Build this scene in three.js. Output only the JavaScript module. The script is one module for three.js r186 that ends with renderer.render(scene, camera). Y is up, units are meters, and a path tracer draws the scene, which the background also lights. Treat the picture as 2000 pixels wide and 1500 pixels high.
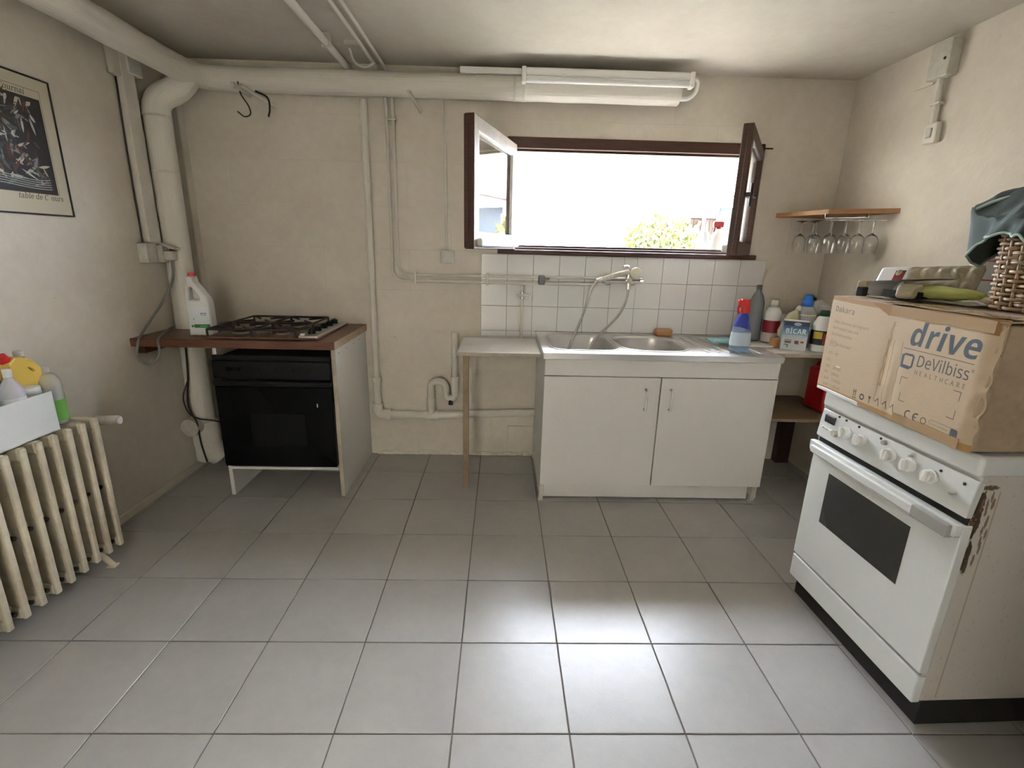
import * as THREE from 'three';
import { RoundedBoxGeometry } from 'three/addons/geometries/RoundedBoxGeometry.js';
import { mergeGeometries } from 'three/addons/utils/BufferGeometryUtils.js';

// ------------------------------------------------------------------ camera, sky, sun, exposure
const scene = new THREE.Scene();
const renderer = new THREE.WebGLRenderer({ antialias: true });
renderer.toneMapping = THREE.LinearToneMapping;
renderer.toneMappingExposure = 21.8;
renderer.shadowMap.enabled = true;
const camera = new THREE.PerspectiveCamera(75.817, 4 / 3, 0.05, 200);
camera.position.set(0.1172, 1.3324, 1.0828);
camera.rotation.set(-0.27118, -0.02545, 0.02502, 'YXZ');
scene.add(camera);

const SKY = 4.0;                                             // bright overcast-white summer sky
scene.background = new THREE.Color().setRGB(0.89 * SKY, 0.965 * SKY, 1.10 * SKY);
const sun = new THREE.DirectionalLight(new THREE.Color().setRGB(1, 0.95, 0.86), 1.6);
sun.name = 'sun';
sun.position.set(-12, 13, -6); sun.target.position.set(1, 1.2, -6.2);
sun.castShadow = true; sun.shadow.mapSize.set(2048, 2048);
Object.assign(sun.shadow.camera, { left: -14, right: 14, top: 14, bottom: -14, near: 1, far: 60 });
scene.add(sun, sun.target);

// ------------------------------------------------------------------ helpers
const V = (x, y, z) => new THREE.Vector3(x, y, z);
let seed = 20240611;
const rnd = () => { seed = (seed * 1664525 + 1013904223) >>> 0; return seed / 4294967296; };
const taken = new Map();
function numbered(n) { const k = taken.get(n) ?? 0; taken.set(n, k + 1); return k ? `${n}_${String(k).padStart(3, '0')}` : n; }

function uvm(g, s = 1, ou = 0, ov = 0) {                     // uv in metres by the way a face points
  if (g.index) { const h = g.toNonIndexed(); g.dispose(); g = h; }
  const p = g.attributes.position, n = g.attributes.normal, uv = new Float32Array(p.count * 2);
  for (let i = 0; i < p.count; i += 3) {
    const f = [0, 0, 0];
    for (let k = 0; k < 3; k++) { f[0] += n.getX(i + k); f[1] += n.getY(i + k); f[2] += n.getZ(i + k); }
    const a = f.map(Math.abs), ax = a[0] > a[1] && a[0] > a[2] ? 0 : a[1] > a[2] ? 1 : 2;
    for (let k = 0; k < 3; k++) {
      const x = p.getX(i + k), y = p.getY(i + k), z = p.getZ(i + k);
      const [u, v] = ax === 0 ? [z, y] : ax === 1 ? [x, z] : [x, y];
      uv[(i + k) * 2] = u * s + ou; uv[(i + k) * 2 + 1] = v * s + ov;
    }
  }
  g.setAttribute('uv', new THREE.BufferAttribute(uv, 2));
  return g;
}
const T = (g, x, y, z) => g.translate(x, y, z);
function box(w, h, d, x = 0, y = 0, z = 0, r = 0.002) {       // bevelled box, centred
  r = Math.min(r, w / 2.05, h / 2.05, d / 2.05);
  return T(uvm(new RoundedBoxGeometry(w, h, d, 2, r)), x, y, z);
}
const bb = (x0, x1, y0, y1, z0, z1, r) => box(x1 - x0, y1 - y0, z1 - z0, (x0 + x1) / 2, (y0 + y1) / 2, (z0 + z1) / 2, r);
function plain(x0, x1, y0, y1, z0, z1) { return T(uvm(new THREE.BoxGeometry(x1 - x0, y1 - y0, z1 - z0)), (x0 + x1) / 2, (y0 + y1) / 2, (z0 + z1) / 2); }
function cyl(r0, r1, h, x = 0, y = 0, z = 0, axis = 'y', seg = 24) {
  const g = new THREE.CylinderGeometry(r0, r1, h, seg);
  if (axis === 'x') g.rotateZ(-Math.PI / 2);
  if (axis === 'z') g.rotateX(Math.PI / 2);
  return T(g.toNonIndexed(), x, y, z);
}
function lathe(pts, seg = 32) { return new THREE.LatheGeometry(pts.map(([r, y]) => new THREE.Vector2(r, y)), seg).toNonIndexed(); }
function cap(at, dir, r) {
  const g = new THREE.CircleGeometry(r, 16);
  g.applyQuaternion(new THREE.Quaternion().setFromUnitVectors(V(0, 0, 1), dir.clone().normalize()));
  return T(g.toNonIndexed(), at.x, at.y, at.z);
}
function pipe(pts, r, bend = 0.03, radial = 14, step = 0.02) {  // tube with filleted corners and closed ends
  const P = pts.map((p) => (p.isVector3 ? p : V(...p))), path = new THREE.CurvePath();
  let from = P[0];
  for (let i = 1; i < P.length - 1; i++) {
    const a = P[i].clone().sub(P[i - 1]), b = P[i + 1].clone().sub(P[i]);
    const t = Math.min(bend, a.length() * 0.49, b.length() * 0.49);
    const c0 = P[i].clone().addScaledVector(a.normalize(), -t), c1 = P[i].clone().addScaledVector(b.normalize(), t);
    if (from.distanceTo(c0) > 1e-5) path.add(new THREE.LineCurve3(from, c0));
    path.add(new THREE.QuadraticBezierCurve3(c0, P[i], c1)); from = c1;
  }
  path.add(new THREE.LineCurve3(from, P.at(-1)));
  const n = Math.max(4, Math.min(220, Math.ceil(path.getLength() / step)));
  const g = [new THREE.TubeGeometry(path, n, r, radial, false).toNonIndexed()];
  g.push(cap(P[0], P[0].clone().sub(P[1]), r), cap(P.at(-1), P.at(-1).clone().sub(P.at(-2)), r));
  return M(g);
}
function curve(pts, r, seg = 60, radial = 10, closed = false) { // smooth tube
  const P = pts.map((p) => (p.isVector3 ? p : V(...p)));
  const g = [new THREE.TubeGeometry(new THREE.CatmullRomCurve3(P, closed, 'centripetal'), seg, r, radial, closed).toNonIndexed()];
  if (!closed) g.push(cap(P[0], P[0].clone().sub(P[1]), r), cap(P.at(-1), P.at(-1).clone().sub(P.at(-2)), r));
  return M(g);
}
function M(gs) {
  gs = gs.flat(9).map((g) => { const h = g.index ? g.toNonIndexed() : g; for (const k of Object.keys(h.attributes)) if (!['position', 'normal', 'uv'].includes(k)) h.deleteAttribute(k); if (!h.attributes.uv) uvm(h); return h; });
  return gs.length === 1 ? gs[0] : mergeGeometries(gs);
}
function mk(name, geo, mat, parent = scene) {
  const m = new THREE.Mesh(Array.isArray(geo) ? M(geo) : geo, mat);
  m.name = parent === scene ? numbered(name) : name; m.castShadow = m.receiveShadow = true; parent.add(m); return m;
}
function part(name, parent) { const g = new THREE.Group(); g.name = name; parent.add(g); return g; }
function tag(o, label, category, group) { o.userData.label = label; o.userData.category = category; if (group) o.userData.group = group; return o; }
function thing(name, label, category, p = [0, 0, 0], group, ry = 0) {
  const g = new THREE.Group(); g.name = numbered(name); g.position.set(...p); g.rotation.y = ry; scene.add(g); return tag(g, label, category, group);
}
function struct(o, label) { o.userData.kind = 'structure'; if (label) o.userData.label = label; return o; }
function structure(name, label) { const g = new THREE.Group(); g.name = numbered(name); scene.add(g); return struct(g, label); }
function slab(w, d, h, b, ou = 0, ov = 0) {                  // chamfered tile, face up at y = 0, body below
  const x = w / 2, z = d / 2, X = x - b, Z = z - b, pos = [];
  const q = (a, b2, c, e) => pos.push(...a, ...b2, ...c, ...a, ...c, ...e);
  const t = [[-X, 0, -Z], [-X, 0, Z], [X, 0, Z], [X, 0, -Z]], m = [[-x, -b, -z], [-x, -b, z], [x, -b, z], [x, -b, -z]], l = m.map(([a, , c]) => [a, -h, c]);
  q(...t);
  for (let i = 0; i < 4; i++) { const j = (i + 1) % 4; q(t[i], m[i], m[j], t[j]); q(m[i], l[i], l[j], m[j]); }
  const g = new THREE.BufferGeometry(); g.setAttribute('position', new THREE.Float32BufferAttribute(pos, 3)); g.computeVertexNormals();
  return uvm(g, 1, ou, ov);
}
function jitter(g, amount, scale = 8, sd = 0) {                // gentle unevenness of soft or battered things
  const p = g.attributes.position;
  for (let i = 0; i < p.count; i++) {
    const x = p.getX(i), y = p.getY(i), z = p.getZ(i);
    p.setXYZ(i, x + amount * vn3(x * scale + sd, y * scale, z * scale), y + amount * vn3(x * scale, y * scale + 31 + sd, z * scale), z + amount * vn3(x * scale, y * scale, z * scale + 57 + sd));
  }
  g.computeVertexNormals(); return g;
}
// noise
const hash = (x, y, s) => { let h = (x * 374761393 + y * 668265263 + s * 974634541) | 0; h = Math.imul(h ^ (h >>> 13), 1274126177); return ((h ^ (h >>> 16)) >>> 0) / 4294967296; };
const sm = (t) => t * t * (3 - 2 * t), lerp = (a, b, t) => a + (b - a) * t;
function vn(x, y, per, s) {
  const xi = Math.floor(x), yi = Math.floor(y), u = sm(x - xi), v = sm(y - yi), w = (k) => ((k % per) + per) % per;
  return lerp(lerp(hash(w(xi), w(yi), s), hash(w(xi + 1), w(yi), s), u), lerp(hash(w(xi), w(yi + 1), s), hash(w(xi + 1), w(yi + 1), s), u), v);
}
function vn3(x, y, z) { return vn(x + z * 0.7, y - z * 0.53, 4096, 5) + vn(z * 1.3 + 11, x * 0.6 + y * 0.8, 4096, 9) - 1; }
function fbm(u, v, per, oct, s) { let a = 0, k = 0.5, n = 0; for (let i = 0; i < oct; i++) { a += k * vn(u * per, v * per, per, s + i); n += k; k *= 0.5; per *= 2; } return a / n; }
function tex(size, fn, srgb = true, rep = 1) {
  const d = new Uint8Array(size * size * 4);
  for (let y = 0; y < size; y++) for (let x = 0; x < size; x++) { const c = fn(x / size, y / size, x, y), i = (y * size + x) * 4; const q = srgb ? hash(x, y, 777) : 0.5; d[i] = Math.min(255, c[0] * 255 + q); d[i + 1] = Math.min(255, c[1] * 255 + q); d[i + 2] = Math.min(255, c[2] * 255 + q); d[i + 3] = 255; }
  const t = new THREE.DataTexture(d, size, size); t.wrapS = t.wrapT = THREE.RepeatWrapping; t.magFilter = THREE.LinearFilter; t.minFilter = THREE.LinearMipmapLinearFilter; t.generateMipmaps = true;
  if (srgb) t.colorSpace = THREE.SRGBColorSpace; t.repeat.set(rep, rep); t.needsUpdate = true; return t;
}
const cl = (v) => Math.max(0, Math.min(1, v));
const grey = (v) => [cl(v), cl(v), cl(v)];
function canvas(w, h, draw) {
  const c = document.createElement('canvas'); c.width = w; c.height = h; const g = c.getContext('2d'); draw(g, w, h);
  const t = new THREE.CanvasTexture(c); t.colorSpace = THREE.SRGBColorSpace; t.magFilter = THREE.LinearFilter; return t;
}
const std = (o) => new THREE.MeshStandardMaterial(o);
const phy = (o) => new THREE.MeshPhysicalMaterial(o);
const lin = (r, g, b) => new THREE.Color().setRGB(r, g, b);

// ------------------------------------------------------------------ textures and materials
const plasterTex = tex(1024, (u, v) => {                       // 2 m of old emulsion: blotches, brush marks, a few flecks
  const a = fbm(u, v, 4, 5, 1), b = fbm(u, v, 64, 3, 7), c = fbm(u, v, 12, 3, 15);
  let k = 0.93 + 0.07 * (a - 0.5) + 0.035 * (b - 0.5) + 0.03 * (c - 0.5);
  const sp = vn(u * 90, v * 90, 90, 44); if (sp > 0.985) k -= 0.22 * (sp - 0.985) / 0.015;
  return [k, k * (0.985 + 0.012 * (c - 0.5)), k * (0.955 + 0.03 * (a - 0.5))].map(cl);
}, true, 0.5);
const plasterBump = tex(512, (u, v) => grey(0.5 * fbm(u, v, 8, 4, 3) + 0.5 * fbm(u, v, 64, 3, 21)), false, 1.0);
const tileTex = tex(1024, (u, v) => {                          // 1 m of stone-look floor tile with scuffs and dried spills
  const a = fbm(u, v, 5, 5, 61), b = fbm(u, v, 40, 4, 71), c = fbm(u, v, 3, 4, 83);
  let k = 0.92 + 0.07 * (a - 0.5) + 0.035 * (b - 0.5);
  return [k, k * 0.995, k * 0.98].map(cl);
});
const woodTex = (dark, light, sd, stretch = 14) => tex(512, (u, v) => {
  const w = fbm(u, v, 4, 3, sd) * 0.25, g = fbm(u * 1 + w * 0.1, v * stretch + w, 8, 4, sd + 3), f = fbm(u * 2, v * stretch * 3, 16, 2, sd + 5);
  const t = cl(0.65 * g + 0.35 * f + (w - 0.12)); return [0, 1, 2].map((i) => cl(lerp(dark[i], light[i], t)));
}, true, 1.6);
const laminateTex = woodTex([0.27, 0.16, 0.11], [0.50, 0.34, 0.25], 120);
const pineTex = woodTex([0.52, 0.36, 0.22], [0.78, 0.60, 0.42], 140);
const frameTex = woodTex([0.19, 0.11, 0.08], [0.36, 0.23, 0.17], 160);
const boardTex = tex(512, (u, v) => { const a = fbm(u, v, 6, 4, 201), b = fbm(u, v, 60, 3, 205); const k = 0.9 + 0.14 * (a - 0.5) + 0.1 * (b - 0.5); return [k, k * 0.99, k * 0.97].map(cl); });
const grainBump = tex(256, (u, v) => grey(fbm(u, v, 32, 3, 251)), false, 6);
const clothBump = tex(256, (u, v) => grey(0.5 + 0.25 * Math.sin(u * 6.2832 * 64) * Math.sin(v * 6.2832 * 64) + 0.25 * (fbm(u, v, 32, 3, 261) - 0.5)), false, 8);

const mt = {
  wall: std({ color: lin(0.80, 0.755, 0.68), map: plasterTex, roughness: 0.85, bumpMap: plasterBump, bumpScale: 0.0013 }),
  ceiling: std({ color: lin(0.68, 0.655, 0.60), map: plasterTex, roughness: 0.9, bumpMap: plasterBump, bumpScale: 0.001 }),
  mortar: std({ color: lin(0.72, 0.69, 0.65), map: plasterTex, roughness: 0.9 }),
  floor: std({ color: lin(0.475, 0.465, 0.45), map: tileTex, roughness: 0.33, bumpMap: grainBump, bumpScale: 0.00015 }),
  floor2: std({ color: lin(0.46, 0.452, 0.44), map: tileTex, roughness: 0.31, bumpMap: grainBump, bumpScale: 0.00015 }),
  grout: std({ color: lin(0.17, 0.14, 0.12), roughness: 0.95, bumpMap: grainBump, bumpScale: 0.001 }),
  wtile: std({ color: lin(0.74, 0.74, 0.72), roughness: 0.16 }),
  wgrout: std({ color: lin(0.36, 0.34, 0.31), roughness: 0.9 }),
  pipe: std({ color: lin(0.83, 0.81, 0.76), map: plasterTex, roughness: 0.5, bumpMap: plasterBump, bumpScale: 0.002 }),
  plastic: std({ color: lin(0.78, 0.77, 0.73), roughness: 0.4 }),
  oldPlastic: std({ color: lin(0.66, 0.64, 0.58), map: boardTex, roughness: 0.5 }),
  white: std({ color: lin(0.70, 0.685, 0.65), roughness: 0.42, bumpMap: grainBump, bumpScale: 0.0002 }),
  whiteTop: std({ color: lin(0.76, 0.76, 0.75), roughness: 0.3 }),
  edge: std({ color: lin(0.55, 0.48, 0.40), map: boardTex, roughness: 0.7 }),
  laminate: std({ map: laminateTex, roughness: 0.38 }),
  laminateEdge: std({ color: lin(0.55, 0.42, 0.30), map: boardTex, roughness: 0.7 }),
  pine: std({ map: pineTex, roughness: 0.6 }),
  ply: std({ color: lin(0.36, 0.275, 0.185), map: boardTex, roughness: 0.7 }),
  frame: std({ color: lin(0.92, 0.88, 0.88), map: frameTex, roughness: 0.45 }),
  darkWood: std({ color: lin(0.5, 0.42, 0.36), map: frameTex, roughness: 0.6 }),
  weathered: std({ color: lin(0.40, 0.365, 0.34), map: boardTex, roughness: 0.7 }),
  pale: std({ color: lin(0.72, 0.69, 0.66), map: boardTex, roughness: 0.55 }),
  black: phy({ color: lin(0.008, 0.008, 0.009), roughness: 0.4, specularIntensity: 0.35 }),
  blackGlass: phy({ color: lin(0.004, 0.004, 0.005), roughness: 0.12, specularIntensity: 0.3 }),
  blackMatt: std({ color: lin(0.015, 0.014, 0.013), roughness: 0.7 }),
  iron: std({ color: lin(0.03, 0.022, 0.02), roughness: 0.5, metalness: 0.3 }),
  enamelBrown: std({ color: lin(0.16, 0.085, 0.055), roughness: 0.22 }),
  burner: std({ color: lin(0.42, 0.38, 0.33), roughness: 0.4, metalness: 0.6 }),
  steel: std({ color: lin(0.66, 0.65, 0.63), metalness: 1, roughness: 0.34 }),
  chrome: std({ color: lin(0.80, 0.80, 0.80), metalness: 1, roughness: 0.1 }),
  hose: std({ color: lin(0.48, 0.47, 0.44), metalness: 0.8, roughness: 0.35 }),
  glass: phy({ color: lin(1, 1, 1), transmission: 1, thickness: 0, roughness: 0.0, ior: 1.5 }),
  wineGlass: phy({ color: lin(1, 1, 1), transmission: 1, thickness: 0.002, roughness: 0.02, ior: 1.5 }),
  cream: std({ color: lin(0.74, 0.68, 0.54), map: boardTex, roughness: 0.45, bumpMap: plasterBump, bumpScale: 0.0015 }),
  enamel: std({ color: lin(0.70, 0.715, 0.70), roughness: 0.22 }),
  enamelSide: std({ color: lin(0.72, 0.70, 0.66), map: boardTex, roughness: 0.35 }),
  handleGrey: std({ color: lin(0.34, 0.33, 0.30), roughness: 0.45 }),
  ovenGlass: phy({ color: lin(0.035, 0.037, 0.036), roughness: 0.12, clearcoat: 0.4 }),
  card: std({ color: lin(0.50, 0.39, 0.275), map: boardTex, roughness: 0.85 }),
  tape: phy({ color: lin(0.42, 0.29, 0.17), roughness: 0.25, clearcoat: 0.5 }),
  rubber: std({ color: lin(0.03, 0.03, 0.03), roughness: 0.8 }),
  cableGrey: std({ color: lin(0.20, 0.20, 0.19), roughness: 0.6 }),
  cableBlack: std({ color: lin(0.03, 0.028, 0.026), roughness: 0.6 }),
  teal: std({ color: lin(0.055, 0.072, 0.064), roughness: 0.95, bumpMap: clothBump, bumpScale: 0.0012 }),
  wicker: std({ color: lin(0.40, 0.26, 0.14), map: boardTex, roughness: 0.55 }),
  red: std({ color: lin(0.62, 0.02, 0.02), roughness: 0.3 }),
  green: std({ color: lin(0.02, 0.16, 0.05), roughness: 0.35 }),
  darkGreen: std({ color: lin(0.012, 0.06, 0.025), roughness: 0.35 }),
  yellow: std({ color: lin(0.75, 0.52, 0.10), roughness: 0.35 }),
  blueCap: std({ color: lin(0.02, 0.17, 0.70), roughness: 0.3 }),
  blueLabel: std({ color: lin(0.02, 0.04, 0.34), roughness: 0.35 }),
  brownSoap: std({ color: lin(0.46, 0.23, 0.10), roughness: 0.5, bumpMap: grainBump, bumpScale: 0.001 }),
  whitePlastic: std({ color: lin(0.80, 0.80, 0.77), roughness: 0.35 }),
  milky: phy({ color: lin(0.82, 0.81, 0.78), roughness: 0.35, transmission: 0.2, thickness: 0 }),
  clearBlue: phy({ color: lin(0.62, 0.76, 0.90), transmission: 0.75, thickness: 0, roughness: 0.08, ior: 1.4 }),
  clearGrey: phy({ color: lin(0.50, 0.54, 0.55), transmission: 0.7, thickness: 0, roughness: 0.08, ior: 1.4 }),
  clearWhite: phy({ color: lin(0.88, 0.90, 0.88), transmission: 0.7, thickness: 0, roughness: 0.1, ior: 1.4 }),
  clearYellow: phy({ color: lin(0.82, 0.76, 0.52), transmission: 0.45, thickness: 0, roughness: 0.15 }),
  clearGreen: phy({ color: lin(0.45, 0.62, 0.36), transmission: 0.5, thickness: 0, roughness: 0.12 }),
  blueCloth: std({ color: lin(0.30, 0.56, 0.62), roughness: 0.9, bumpMap: clothBump, bumpScale: 0.0006 }),
  pulp: std({ color: lin(0.44, 0.38, 0.28), map: boardTex, roughness: 0.95, bumpMap: grainBump, bumpScale: 0.001 }),
  paper: std({ color: lin(0.74, 0.74, 0.75), roughness: 0.6 }),
  leafBag: phy({ color: lin(0.42, 0.44, 0.13), roughness: 0.25, clearcoat: 0.4 }),
  lilac: std({ color: lin(0.56, 0.55, 0.60), roughness: 0.4 }),
  teaPaper: std({ color: lin(0.46, 0.42, 0.30), map: boardTex, roughness: 0.7 }),
};

// ------------------------------------------------------------------ the room
const X0 = -1.70, X1 = 2.055, ZB = -1.945, ZF = 2.10, H = 2.26, OUT = -2.17;
const OX0 = 0.135, OX1 = 1.595, OY0 = 1.305, OY1 = 1.925;        // window opening

const floor = structure('floor', 'grey square ceramic floor tiles with thin dark joints');
mk('subfloor', plain(X0 - 0.2, X1 + 0.2, -0.12, -0.004, ZB - 0.22, ZF + 0.2), mt.grout, floor);
{
  const P = 1 / 3, J = 0.0045, cache = new Map();
  for (let c = -6; c <= 6; c++) for (let r = -8; r <= 5; r++) {
    const x0 = Math.max(c * P + J / 2, X0 + 0.002), x1 = Math.min((c + 1) * P - J / 2, X1 - 0.002), z1 = Math.min(-r * P - J / 2, ZF), z0 = Math.max(-(r + 1) * P + J / 2, ZB + 0.004);
    if (x1 - x0 < 0.01 || z1 - z0 < 0.01) continue;
    const v = Math.floor(rnd() * 6), key = [(x1 - x0).toFixed(3), (z1 - z0).toFixed(3), v].join();
    if (!cache.has(key)) cache.set(key, slab(x1 - x0, z1 - z0, 0.008, 0.0012, v * 0.37, v * 0.61));
    const m = mk('floor_tile', cache.get(key), rnd() < 0.5 ? mt.floor : mt.floor2, floor);
    m.position.set((x0 + x1) / 2, (rnd() - 0.5) * 0.0006, (z0 + z1) / 2);
  }
}
struct(mk('ceiling', plain(X0 - 0.2, X1 + 0.2, H, H + 0.24, OUT, ZF + 0.2), mt.ceiling), 'plain off-white painted ceiling');
struct(mk('wall_left', plain(X0 - 0.2, X0, 0, H, OUT, ZF + 0.2), mt.wall), 'off-white painted wall behind the radiator and the picture');
struct(mk('wall_right', plain(X1, X1 + 0.2, 0, H, OUT, ZF + 0.2), mt.wall), 'off-white painted wall behind the white cooker');
struct(mk('wall_front', [plain(X0, -0.50, 0, H, ZF, ZF + 0.2), plain(-0.16, X1, 0, H, ZF, ZF + 0.2), plain(-0.50, -0.16, 2.05, H, ZF, ZF + 0.2)], mt.wall), 'painted wall behind the viewer with a doorway added for fill light');  // doorway opening added to let fill light in from behind the viewer
{ // light well added behind the doorway: its pale wall bounces fill light inside
  const l = structure('wall_added_lightwell', 'pale walls of a light well added outside the doorway for fill light');
  mk('paving', plain(-1.3, 1.7, -0.12, -0.002, ZF + 0.2, 3.7), mt.mortar, l);
  mk('wall_panel', plain(-1.3, 1.7, 0, 3.3, 3.7, 3.9), mt.wall, l); mk('wall_panel', plain(-1.5, -1.3, 0, 3.3, ZF + 0.2, 3.9), mt.wall, l); mk('wall_panel', plain(1.7, 1.9, 0, 3.3, ZF + 0.2, 3.9), mt.wall, l);
}
const wallBack = structure('wall_back', 'painted block wall with the window, pipes and sink');
{
  const zc = ZB - 0.0005, b = [];
  b.push(plain(X0, OX0, 0, H, OUT, zc), plain(OX1, X1, 0, H, OUT, zc), plain(OX0, OX1, 0, OY0, OUT, zc), plain(OX0, OX1, OY1, H, OUT, zc));
  mk('wall_core', b, mt.wall, wallBack);
  const hgt = 0.2365, len = 0.5, gap = 0.003;                     // painted concrete blocks, each proud of its joints
  const lines = []; for (let y = 2.012 - 9 * hgt; y < H; y += hgt) lines.push(y);
  lines.forEach((ya, i) => {
    const y0 = Math.max(ya + gap / 2, 0.001), y1 = Math.min(ya + hgt - gap / 2, H - 0.001); if (y1 - y0 < 0.02) return;
    for (let xa = -1.186 - len * 2 + (i % 2) * len / 2; xa < X1; xa += len) {
      const x0 = Math.max(xa + gap / 2, X0 + 0.001), x1 = Math.min(xa + len - gap / 2, X1 - 0.001); if (x1 - x0 < 0.02) continue;
      const hitX = x1 > OX0 && x0 < OX1, hitY = y1 > OY0 && y0 < OY1;
      const rects = [];
      if (!(hitX && hitY)) rects.push([x0, x1, y0, y1]);
      else {
        if (x0 < OX0) rects.push([x0, OX0, y0, y1]);
        if (x1 > OX1) rects.push([OX1, x1, y0, y1]);
        const a = Math.max(x0, OX0), c = Math.min(x1, OX1);
        if (y0 < OY0) rects.push([a, c, y0, OY0]);
        if (y1 > OY1) rects.push([a, c, OY1, y1]);
      }
      for (const [a, c, d, e] of rects) {
        if (c - a < 0.004 || e - d < 0.004) continue;
        const g = slab(c - a, e - d, 0.004, 0.0005); g.rotateX(Math.PI / 2); g.translate((a + c) / 2, (d + e) / 2, ZB);
        mk('block', uvm(g), mt.wall, wallBack);
      }
    }
  });
}
{ // white tiled splashback: single tiles with joints
  const t = structure('trim_1', 'white square wall tiles between window and sink');
  mk('tile_bed', plain(-0.007, 1.706, 0.80, 1.29, ZB, ZB + 0.0045), mt.wgrout, t);
  const W = 0.1557, R = 0.1523, J = 0.0028, cache = new Map();
  for (let r = 0; r < 4; r++) for (let c = 0; c < 11; c++) {
    const spl = r === 0 && c === 5 ? [[0, 0.5], [0.5, 1]] : [[0, 1]];
    for (const [a, b] of spl) {
      const x0 = -0.007 + (c + a) * W + J / 2, x1 = -0.007 + (c + b) * W - J / 2, y1 = 1.29 - r * R - J / 2, y0 = Math.max(1.29 - (r + 1) * R + J / 2, 0.80);
      if (y1 - y0 < 0.012) continue;
      const k = [(x1 - x0).toFixed(3), (y1 - y0).toFixed(3)].join();
      if (!cache.has(k)) cache.set(k, slab(x1 - x0, y1 - y0, 0.004, 0.0012).rotateX(Math.PI / 2));
      const m = mk('wall_tile', cache.get(k), mt.wtile, t); m.position.set((x0 + x1) / 2, (y0 + y1) / 2, ZB + 0.0068 + rnd() * 0.0006);
      m.rotation.set((rnd() - 0.5) * 0.006, (rnd() - 0.5) * 0.006, 0);
    }
  }
}
struct(mk('trim_2', [bb(X0, -1.635, 0, H, ZB, -1.885, 0.006)], mt.wall), 'narrow boxed pilaster in the corner behind the stack pipe');

// ------------------------------------------------------------------ window with two inward casements
const win = structure('window_1', 'brown wooden window with both casements open into the room');
mk('frame_head', [bb(OX0, OX1, 1.868, OY1 + 0.002, -1.99, -1.935, 0.004), bb(OX0 + 0.04, OX1 - 0.04, 1.856, 1.87, -1.99, -1.965, 0.002)], mt.frame, win);
mk('frame_jamb', [bb(OX0, OX0 + 0.035, 1.325, 1.87, -1.99, -1.94, 0.003)], mt.frame, win);
mk('frame_jamb', [bb(OX1 - 0.04, OX1, 1.325, 1.87, -1.99, -1.935, 0.003)], mt.frame, win);
mk('frame_sill', [bb(OX0, OX1, OY0, 1.332, -1.99, -1.94, 0.003), bb(0.088, 1.625, 1.292, 1.318, -1.96, -1.912, 0.005), bb(OX0, OX1, 1.332, 1.345, -1.99, -1.97, 0.002)], mt.frame, win);
mk('hinge_pin', [cyl(0.004, 0.004, 0.05, 1.605, 1.90, -1.92, 'x', 10).rotateZ(0)], mt.iron, win);
mk('outer_sill', [bb(OX0, OX1, 1.27, 1.312, -2.24, -1.99, 0.006)], mt.mortar, win);
function sash(dir, hinge, ry, W) {
  const s = part('casement', win); s.position.set(hinge[0], 1.318, hinge[1]); s.rotation.y = ry;
  const h = 0.566, t = 0.044, w = 0.056, o = (a, b) => (dir > 0 ? [a, b] : [-b, -a]);
  const B = (a, b, y0, y1, z0, z1, r = 0.004) => { const [p, q] = o(a, b); return bb(p, q, y0, y1, z0, z1, r); };
  mk('hinge_stile', B(0, w, 0, h, -t / 2, t / 2), mt.frame, s);
  mk('meeting_stile', [B(W - w, W, 0, h, -t / 2, t / 2), B(W, W + 0.012, 0.005, h - 0.005, 0, t / 2)], mt.frame, s);
  mk('top_rail', B(w, W - w, h - w, h, -t / 2, t / 2), mt.frame, s);
  mk('bottom_rail', B(w, W - w, 0, w + 0.01, -t / 2, t / 2), mt.frame, s);
  // putty bead; outer face paler, weathered wood with sky glare in its colour
  mk('glazing_bead', [B(w, w + 0.012, w + 0.01, h - w, -t / 2, -0.004, 0.001), B(W - w - 0.012, W - w, w + 0.01, h - w, -t / 2, -0.004, 0.001), B(w, W - w, h - w - 0.012, h - w, -t / 2, -0.004, 0.001), B(w, W - w, w + 0.01, w + 0.022, -t / 2, -0.004, 0.001)], mt.pale, s);
  mk('pale_outer_face', [B(0.002, W - 0.002, h - w, h - 0.004, -t / 2 - 0.0015, -t / 2 + 0.001, 0.0005), B(0.002, w, w, h - w, -t / 2 - 0.0015, -t / 2 + 0.001, 0.0005), B(W - w, W - 0.002, w, h - w, -t / 2 - 0.0015, -t / 2 + 0.001, 0.0005), B(0.002, W - 0.002, 0.004, w, -t / 2 - 0.0015, -t / 2 + 0.001, 0.0005)], mt.weathered, s);
  mk('weather_bar', [B(0.01, W - 0.03, 0.012, 0.05, -t / 2 - 0.03, -t / 2, 0.012)], mt.pale, s);
  mk('pane', B(w - 0.004, W - w + 0.004, w, h - w + 0.004, -0.003, 0.001, 0.0005), mt.glass, s);
  return s;
}
sash(1, [0.168, -1.93], Math.atan2(-0.956, -0.294), 0.69);
const sR = sash(-1, [1.565, -1.93], Math.atan2(0.863, 0.505), 0.735);
mk('latch', [bb(-0.72, -0.63, 0.262, 0.28, 0.02, 0.05, 0.003), cyl(0.006, 0.006, 0.1, -0.70, 0.27, 0.045, 'y', 10), bb(-0.70, -0.60, 0.263, 0.277, 0.05, 0.062, 0.003)], mt.iron, sR);

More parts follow.
